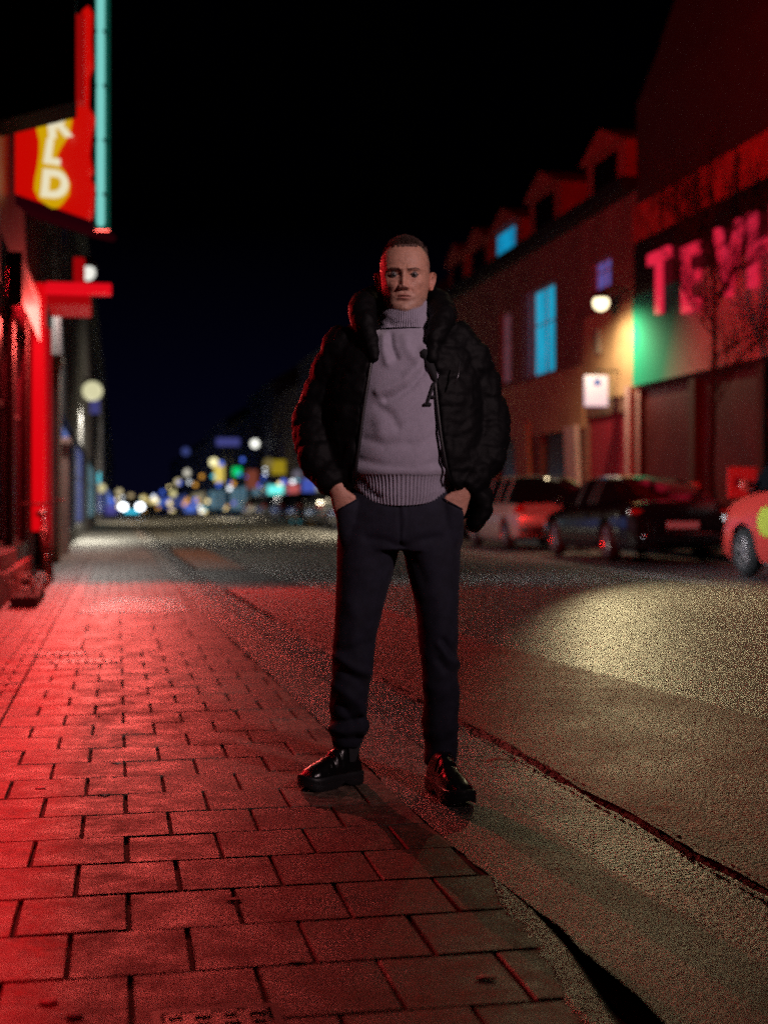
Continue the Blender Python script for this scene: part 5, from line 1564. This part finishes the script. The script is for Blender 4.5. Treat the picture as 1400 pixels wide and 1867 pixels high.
# --- teal neon tube at the edge of the sign
tb = thing('neon_tube', 'vertical teal neon tube at the outer edge of the red sign', 'neon tube', at(184, 412, YS - .1))
z1 = at(184, -120, YS - .1).z - tb.location.z
MB().tube([(0, 0, 0), (0, 0, .04), (0, 0, z1)], [.028, .042, .042], 14).build('tube', glow('teal_neon', (120, 205, 196), 1.0), tb, smooth=0)
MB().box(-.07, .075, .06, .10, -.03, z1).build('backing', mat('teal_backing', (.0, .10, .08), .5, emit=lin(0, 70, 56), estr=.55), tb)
cl = MB()
for zz in np.arange(.3, z1, .55): cl.box(-.05, .05, -.03, .058, zz, zz + .03)
cl.build('clip', m_fdark, tb)

# --- second shop with the red lit frame
red = root('red_frame_shop', 'shop with a bright red lit door frame and projecting red canopy', 'shop building', 0, VL)
Q0, Q1 = 17.42, 21.4
wall_mb(Q0, Q1, 0, 8.0, [(18.6, 20.6, .05, 3.3)], -1, 7).build('wall', wallmat('dark_maroon_wall', (.06, .02, .022)), red)
MB().box(-.15, -.12, 18.6, 20.6, .05, 3.3).build('door', mat('red_lit_door', (.25, .03, .03), .4), red)
m_rl = glow('red_led', (215, 4, 14), 1.0)
zt_ = zat(530, 18.2)
MB().box(.004, .16, 18.05, 18.5, .6, zt_).build('lit_pilaster', m_rl, red, bevel=.02)
MB().box(.004, .12, 20.65, 20.95, .1, zt_ - .25).build('lit_pilaster', glow('red_led_dim', (140, 3, 12), 1.0), red, bevel=.02)
u_, Y_ = uvY(150, -.35)
can2 = root('red_canopy', 'slim red lit canopy projecting over the pavement from the red framed shop', 'canopy', 18.25, VL)
MB().box(.17, 1.0, -.12, .14, zt_ - .10, zt_ + .03).build('front_bar', glow('red_bar', (225, 10, 26), 1.0), can2, bevel=.02)
MB().box(.17, .72, .145, 1.4, zt_ - .22, zt_ - .02).build('canopy_body', glow('red_body', (150, 4, 8), 1.0), can2, bevel=.02)
MB().box(.52, .66, -.10, .10, zt_ + .032, zt_ + .36).build('upright', glow('red_body', (150, 4, 8), 1.0), can2, bevel=.02)
# red light thrown down the street by the lit frame and signs
down_spot(W(17.95, VL + .85, 3.20), W(4.6, .9, .9), 1150, (1.0, .10, .08), 0, 140)
down_spot(W(14.45, -.02, 4.6), W(27, VR, 8.8), 5500, (1.0, .015, .015), 0, 84)
# red tube and lamp added by the near shop for the rim on the man
area('door_neon_light', W(7.7, VL + .12, 2.0), W(4.6, .9, 1.6), .08, 1.6, 7, (1.0, .02, .03), spread=70)
nd = root('door_neon', 'vertical red neon tube beside the near shop door', 'neon tube', 7.7, VL)
MB().tube([(.06, 0, 1.2), (.06, 0, 2.8)], .02, 10).build('tube', glow('red_neon', (255, 30, 30), 4), nd, smooth=0)
MB().box(.004, .03, -.05, .05, 1.1, 2.9).build('backing', m_fdark, nd)
# white fill added at the shop glass, thrown across the road onto the cars
area('display_light', W(16.3, VL + .12, 2.0), W(17.2, 8.5, 1.3), .8, 1.2, 60, (.86, .9, 1.0), spread=44)
# --- beyond: pale pilastered house, dark houses
LEFTH = [(21.42, 27, 7.5, (.05, .03, .03), 'dark narrow house beyond the red framed shop, with pale posts'), (27.02, 36, 8.6, (.05, .045, .05), 'dark house behind the nearer white wall lamp on the left'), (36.02, 50, 8.0, (.05, .05, .06), 'dark house between the two white lamps on the left'),
         (50.02, 75, 8.5, (.06, .05, .06), 'dark house just past the second lamp on the left'), (75.02, 120, 8.8, (.05, .05, .08), 'far dark row house on the left nearing the bend'), (120.02, 320, 9.0, (.05, .05, .08), 'last dark row on the left at the end of the street')]
for i, (a, b, h, c, lab) in enumerate(LEFTH):
    far_house(a, b, h, c, VL, -1, lab, 60 + i, 'houses on the left')
def post(px, y0, y1, wpx, colr, label, emitc=None):
    uu, YY = uvY(px, VL + .12)
    t = root('pilaster', label, 'pilaster', uu, VL)
    z1 = zat(y0, YY); z0 = 0
    m = wallmat('pilaster_%d' % px, colr)
    MB().box(.005, .16, -.35, .35, z0, z1 - .13).build('shaft', m, t, bevel=.02)
    MB().box(.005, .20, -.40, .40, z1 - .128, z1).build('capital', m, t, bevel=.02)
post(106, 650, 1000, 18, (.55, .44, .30), 'pale beige pilaster beyond the red door frame')
post(122, 800, 1000, 14, (.40, .24, .20), 'pinkish brown pilaster beside the pale beige one')
# wall lamps, left
wall_lamp('wall_lamp', 'white lamp high on the left just beyond the red canopy', uvY(160, -.55)[0], VL - .02, -.55, zat(497, uvY(160, -.55)[1]), (235, 235, 225), 1.1, -1, .15, power=800, spot=(1, .93, .85))
wall_lamp('wall_lamp', 'larger hazy white lamp lower down on the left', uvY(169, -.75)[0], VL - .02, -.75, zat(713, uvY(169, -.75)[1]), (225, 220, 175), .9, -1, .30, power=1500, spot=(1, .92, .72))
# bicycle leaning on the wall
def bicycle(u, v):
    t = root('bicycle', 'dark bicycle leaning against the wall below the red pilaster', 'bicycle', u, v)
    for yy in (-.52, .52):
        w = MB().ring((0, yy, .34), .325, .016, 'x', 36, 8).build('wheel', mat('tyre_rubber', (.012, .012, .012), .8), t, smooth=0)
        s_ = MB()
        for k in range(16):
            a = 2*PI*k/16; s_.tube([(0, yy, .34), (0, yy + .31*math.cos(a), .34 + .31*math.sin(a))], .0018, 4)
        s_.ring((0, yy, .34), .305, .008, 'x', 36, 6); s_.tube([(-.03, yy, .34), (.03, yy, .34)], .018, 8)
        s_.build('rim', mat('alloy_rim', (.55, .5, .48), .3, .85), w, smooth=0)
    f = MB(); P = lambda y, z: (0, y, z)
    for a, b in ((P(-.08, .32), P(.36, .76)), (P(-.08, .32), P(-.22, .80)), (P(-.22, .72), P(.34, .80)), (P(-.52, .34), P(-.08, .32)), (P(-.52, .34), P(-.21, .70)), (P(.52, .34), P(.33, .92))): f.tube([a, b], .016, 8)
    f.build('frame', mat('pink_bike_frame', (.35, .12, .16), .3), t, smooth=0)
    MB().tube([(-.26, .28, .97), (-.2, .34, .98), (0, .33, .95), (.2, .34, .98), (.26, .28, .97)], .013, 8).build('handlebar', m_fdark, t, smooth=0)
    MB().ball((0, -.24, .84), (.07, .13, .035), 14, 8).build('saddle', m_fdark, t, smooth=0)
    t.rotation_euler = (0, R(-6), A)
ub, Yb = uvY(92, VL + .30)
bicycle(ub, VL + .30)
# planter with weeds at the foot of the glass front
pt = root('planter', 'low dark planter with small leafy plants at the foot of the shop glass', 'planter', 13.6, VL + .22)
MB().box(-.10, .14, -.75, .75, 0, .10).build('trough', mat('dark_trough', (.02, .018, .017), .8, var=.3), pt, bevel=.01)
lf = MB(); rnd = random.Random(5)
for s in range(420):
    p = Vector((rnd.uniform(-.10, .16), rnd.uniform(-.75, .75), .09)); d = Vector((rnd.gauss(0, .5), rnd.gauss(0, .5), 1)).normalized()
    L_ = rnd.uniform(.04, .20); q = p + d * L_; a = Vector((rnd.gauss(0, 1), rnd.gauss(0, 1), rnd.gauss(0, .4))).normalized() * rnd.uniform(.012, .03); b2 = a.cross(d).normalized() * .012
    lf.add([q - a, q - b2, q + a, q + b2], [(0, 1, 2, 3)])
lf.build('leaves', mat('weed_leaves', (.05, .07, .03), .6, var=.4, vscale=20), pt)

# ================================================================== far lights, signs and traffic
def far_lamp(px, py, Y, rgb, s, r, label, group='street lamps far down the street'):
    p = at(px, py, Y); t = thing('street_lamp', label, 'street lamp', (p.x, p.y, 0), A, group)
    sd = 1 if px > 250 else -1
    MB().tube([(sd * .55, 0, -.02), (sd * .55, 0, p.z + .2), (sd * .4, 0, p.z + .42), (0, 0, p.z + r + .05)], [.08, .06, .045, .035], 8).build('pole', m_fdark, t, smooth=0)
    MB().ball((0, 0, p.z), r).build('lamp_head', glow('lamp_%d_%d_%d' % rgb, rgb, s), t, smooth=0)
def far_sign(px, py, Y, rgb, s, wpx, hpx, label, group='lit shop signs far down the street'):
    p = at(px, py, Y); hw = wpx / 2 / F * Y; hh = hpx / 2 / F * Y
    t = thing('shop_sign', label, 'shop sign', (p.x, p.y, 0), A, group)
    MB().box(-hw, hw, -.08, .08, p.z - hh, p.z + hh).build('panel', glow('farsign_%d_%d_%d' % rgb, rgb, s), t)
    MB().box(-hw * .1, 1.2 if px > 250 else hw, .081, .14, p.z + hh * .6, p.z + hh * .8).build('bracket', m_fdark, t)
LP = [(465, 809, 112, (225, 225, 215), 2.10, .34, 'white street lamp, tallest of the far right ones'), (390, 843, 160, (235, 225, 170), 1.68, .5, 'cream street lamp left of the green light'),
      (342, 862, 190, (190, 185, 170), 1.34, .5, 'pale lamp left of the cream one'), (325, 879, 215, (200, 185, 140), 1.26, .55, 'dim yellow lamp just above the far car roofs'), (316, 900, 235, (210, 200, 140), 1.26, .55, 'lower yellow lamp of the far right row'),
      (218, 897, 190, (185, 170, 130), 1.26, .45, 'dim cream lamp above the white headlights'), (239, 905, 230, (170, 150, 110), 1.26, .5, 'small tan lamp right above the headlights'), (262, 909, 250, (195, 175, 110), 1.43, .6, 'yellow lamp far off at the end of the road'),
      (275, 914, 260, (190, 170, 110), 1.26, .6, 'last yellow lamp near the vanishing point'), (339, 823, 170, (60, 70, 130), 0.84, .5, 'dim blue lamp high over the far houses'), (490, 845, 100, (120, 105, 60), 0.84, .4, 'dim yellow lamp left of the man'),
      (162, 782, 60, (190, 140, 60), 0.67, .17, 'small amber lamp beneath the hazy white one'), (185, 890, 90, (190, 180, 130), 1.26, .3, 'cream lamp beside the cyan sign on the left'), (542, 865, 85, (100, 95, 110), 0.84, .3, 'grey lamp next to the jacket sleeve')]
for l in LP: far_lamp(*l)
SGL = [(173, 871, 80, (70, 190, 205), 1.6, 20, 20, 'cyan lit sign on the left below the hazy lamp'), (171, 741, 55, (60, 60, 120), .9, 22, 26, 'dim violet banner under the hazy white lamp'), (400, 862, 150, (215, 190, 90), 1.2, 17, 34, 'tall yellow lit sign in the far right row'),
      (432, 860, 135, (0, 175, 90), 1.5, 16, 16, 'green round pharmacy light on the right'), (416, 806, 130, (70, 72, 140), .8, 42, 14, 'violet blue lit gable strip'), (461, 874, 120, (120, 60, 45), .9, 22, 34, 'brownish red lit facade sign'),
      (510, 852, 100, (140, 120, 20), 1.1, 30, 26, 'olive yellow sign near the man'), (503, 897, 90, (95, 215, 205), 1.6, 28, 24, 'large turquoise sign left of the sleeve'), (512, 918, 88, (110, 190, 190), 1.2, 16, 16, 'smaller turquoise sign below the large one'),
      (535, 893, 85, (175, 80, 80), 1.1, 20, 20, 'rose red sign beside the turquoise one'), (563, 890, 80, (60, 80, 170), 1.0, 24, 34, 'blue sign next to the sleeve'), (552, 920, 78, (120, 170, 120), 1.1, 20, 16, 'pale green sign low by the sleeve'),
      (538, 946, 75, (60, 150, 160), 1.1, 22, 22, 'teal low sign left of the hip'), (570, 942, 72, (185, 130, 20), 1.2, 28, 28, 'amber sign left of the hip'), (349, 930, 170, (70, 95, 175), 1.2, 24, 18, 'blue shopfront sign in the far middle'),  # blue panel is a car window's reflection given its own glow
      (296, 916, 220, (60, 80, 160), 1.1, 16, 16, 'blue sign near the vanishing point'), (203, 930, 120, (75, 70, 140), 1.0, 20, 16, 'violet low sign on the left past the lamps'), (314, 949, 150, (150, 40, 60), 1.0, 18, 12, 'red pink tail light cluster in the far lane')]
for s in SGL: far_sign(*s)
rnd = random.Random(11)
DOTS = {'blue': ((60, 90, 190), 2.0), 'cream': ((215, 195, 140), 2.6), 'white': ((215, 220, 225), 2.6), 'cyan': ((70, 170, 190), 1.8), 'violet': ((95, 80, 160), 1.8), 'amber': ((200, 140, 50), 2.0)}
for k in range(110):
    cn = rnd.choice(['blue', 'blue', 'cream', 'white', 'cyan', 'violet', 'cream', 'amber'])
    far = rnd.random()
    px = 195 + 400 * far ** 1.3; YY = float(np.interp(px, [195, 300, 400, 600], [190, 200, 140, 72]))
    py = rnd.uniform(905 - 75 * max(0, min(1, (px - 270) / 160)), 946 if px < 420 else 955)
    p = at(px, py, YY); rr = rnd.uniform(2.2, 5.0) / F * YY
    t = thing('lantern', 'small %s light among the blurred lights at the end of the street' % cn, 'lantern', (p.x, p.y, 0), A, 'small %s lights at the end of the street' % cn)
    MB().ball((0, 0, p.z), rr, 12, 8).build('globe', glow('dot_' + cn, DOTS[cn][0], DOTS[cn][1] * .95), t, smooth=0)
    MB().tube([(0, 0, 0 if p.z > .2 else -.2), (0, 0, p.z - rr * .9)], .03, 6).build('post', m_fdark, t, smooth=0)
# oncoming car with white headlights
oc = car('oncoming_car', 'distant car with bright white headlights coming down the street', *(lambda p: (-p.x * SA + p.y * CA, p.x * CA + p.y * SA))(at(240, 950, 105)), 4.4, 1.8, suv_prof, 1.0, (1.05, .3, -1.75, -2.16), 1.5, 0, p_grey, .32, 2.62, .86, suv=True, group='traffic down the street')
oc.rotation_euler = (0, 0, A + PI)
for sx_ in (-1, 1):
    MB().ball((sx_ * .62, 2.30, .78), (.30, .10, .26), 14, 8).build('headlamp_glass', glow('head_white', (225, 232, 240), 7), oc, smooth=0)
MB().box(-.5, .5, 2.20, 2.24, .30, .52).build('front_plate', glow('cyan_plate', (40, 170, 200), 2.2), oc)  # glowing cyan panel set below the headlights
# parked cars receding on the far side
pc = [(38.5, p_grey, 'dark grey estate, first of the parked cars left of the man'), (44.5, p_blue, 'blue parked car behind the dark grey one'), (51, p_white, 'white parked car in the far row'), (57.5, p_grey, 'second grey parked car, after the white one'), (64, p_black, 'black parked car in the middle of the far row'), (71, p_blue, 'second blue parked car further down the row'), (79, p_grey, 'grey parked car near the end of the far row'), (88, p_white, 'last pale parked car in the far row')]
for k, (u_, pa, lab) in enumerate(pc):
    car('parked_car', lab, u_, v_row, 4.4, 1.8, suv_prof, 1.0, (1.05, .3, -1.75, -2.16), 1.52, 0, pa, .32, 2.62, .86, suv=True, group='cars parked along the far kerb')
# litter
def litter(px, py, kind, label):
    Y = 2350 / (py - 920); X = (px - 700) / F * Y
    rnd = random.Random(px)
    mbx = MB()
    if kind == 'leaf':
        L_ = .055; n = 7; top_ = []; bot = []
        for i in range(n):
            t = i / (n - 1); w = .019 * math.sin(PI * t) ** .7 * (1 - .3 * t); z = .006 + .01 * math.sin(t * 3)
            top_.append((L_ * (t - .5) * 2, w, z)); bot.append((L_ * (t - .5) * 2, -w, z - .003))
        mbx.add(top_ + bot, [(i, i+1, n+i+1, n+i) for i in range(n-1)]); mbx.tube([(-L_, 0, .006), (-L_ - .02, .004, .004)], .0012, 5)
        m = mat('dead_leaf', (.30, .10, .06), .6, var=.3, vscale=60)
    else:
        n = 9; vs = [(0, 0, .0022)]
        for i in range(n):
            a = 2*PI*i/n; r_ = rnd.uniform(.008, .017); vs.append((r_*math.cos(a)*1.5, r_*math.sin(a), .0016 + rnd.uniform(0, .0008)))
        mbx.add(vs, [(0, 1+i, 1+(i+1) % n) for i in range(n)])
        m = mat('paper_scrap', (.62, .56, .5), .7, var=.2, vscale=80)
    o = mbx.build('fallen_leaf' if kind == 'leaf' else 'paper_scrap', m, None, smooth=0)
    me = o.data; bm = bmesh.new(); bm.from_mesh(me); ex_ = bmesh.ops.solidify(bm, geom=list(bm.faces), thickness=.0012); bm.to_mesh(me); bm.free()
    o.location = (X, Y, .001 if kind != 'leaf' else -.012); o.rotation_euler = (0, 0, rnd.uniform(-.5, .3))
    tag(o, label, 'leaf' if kind == 'leaf' else 'scrap', 'litter on the paving' if kind != 'leaf' else None)
litter(912, 1385, 'leaf', 'long brown dead leaf lying on the gutter asphalt')
for px, py, lab in ((135, 1853, 'largest pink lit scrap at the bottom left corner'), (90, 1828, 'small scrap left of the largest one near the bottom edge'), (541, 1755, 'pale scrap in a paver joint at the bottom middle'), (884, 1784, 'flat pale scrap on a paver near the kerb slot'), (430, 1642, 'scrap caught in the seam two rows below the boot'), (180, 1307, 'pale scrap on the far red lit pavers'), (76, 1437, 'scrap on the red pavers at the left'), (215, 1392, 'scrap near the long seam on the red pavers'), (190, 1450, 'scrap at the edge of the red light')):
    litter(px, py, 'paper', lab)
# ------------------------------------------------------------------ fill light added behind the camera for the man's front
l = bpy.data.lights.new('lamp_behind_camera', 'AREA'); l.shape = 'DISK'; l.size = .5; l.energy = 5.2; l.spread = R(25); l.color = (1.0, .72, .74)
lo = bpy.data.objects.new('lamp_behind_camera', l); COL.objects.link(lo); lo.location = (3.7, -.5, 4.0)
d = Vector((.1, 4.6, 1.35)) - lo.location; lo.rotation_euler = d.to_track_quat('-Z', 'Y').to_euler()
# assumed lamps further along, added to light the far road
for (u_, v_, z_, e_) in ((50, 9.0, 6.2, 1700), (95, 10, 6.2, 3000), (75, -.4, 5.6, 1800)):
    down_spot(W(u_, v_, z_), W(u_, 5, 0), e_ * 1.6, (1, .85, .58), .2, 140)

# spot added over the road as soft fill, out of frame to the right, and a narrow spot added by the wall lamp for the road's yellow streak
down_spot(W(13.5, 6.6, 7.2), W(10.5, 5.2, 0), 100, (1.0, .84, .48), .12, 110, 1.0)
down_spot(W(ul, 11.0, zat(552, Yl) - .40), W(8.0, 5.35, 0), 3600, (1.0, .83, .44), 0, 15.0, 1.0)
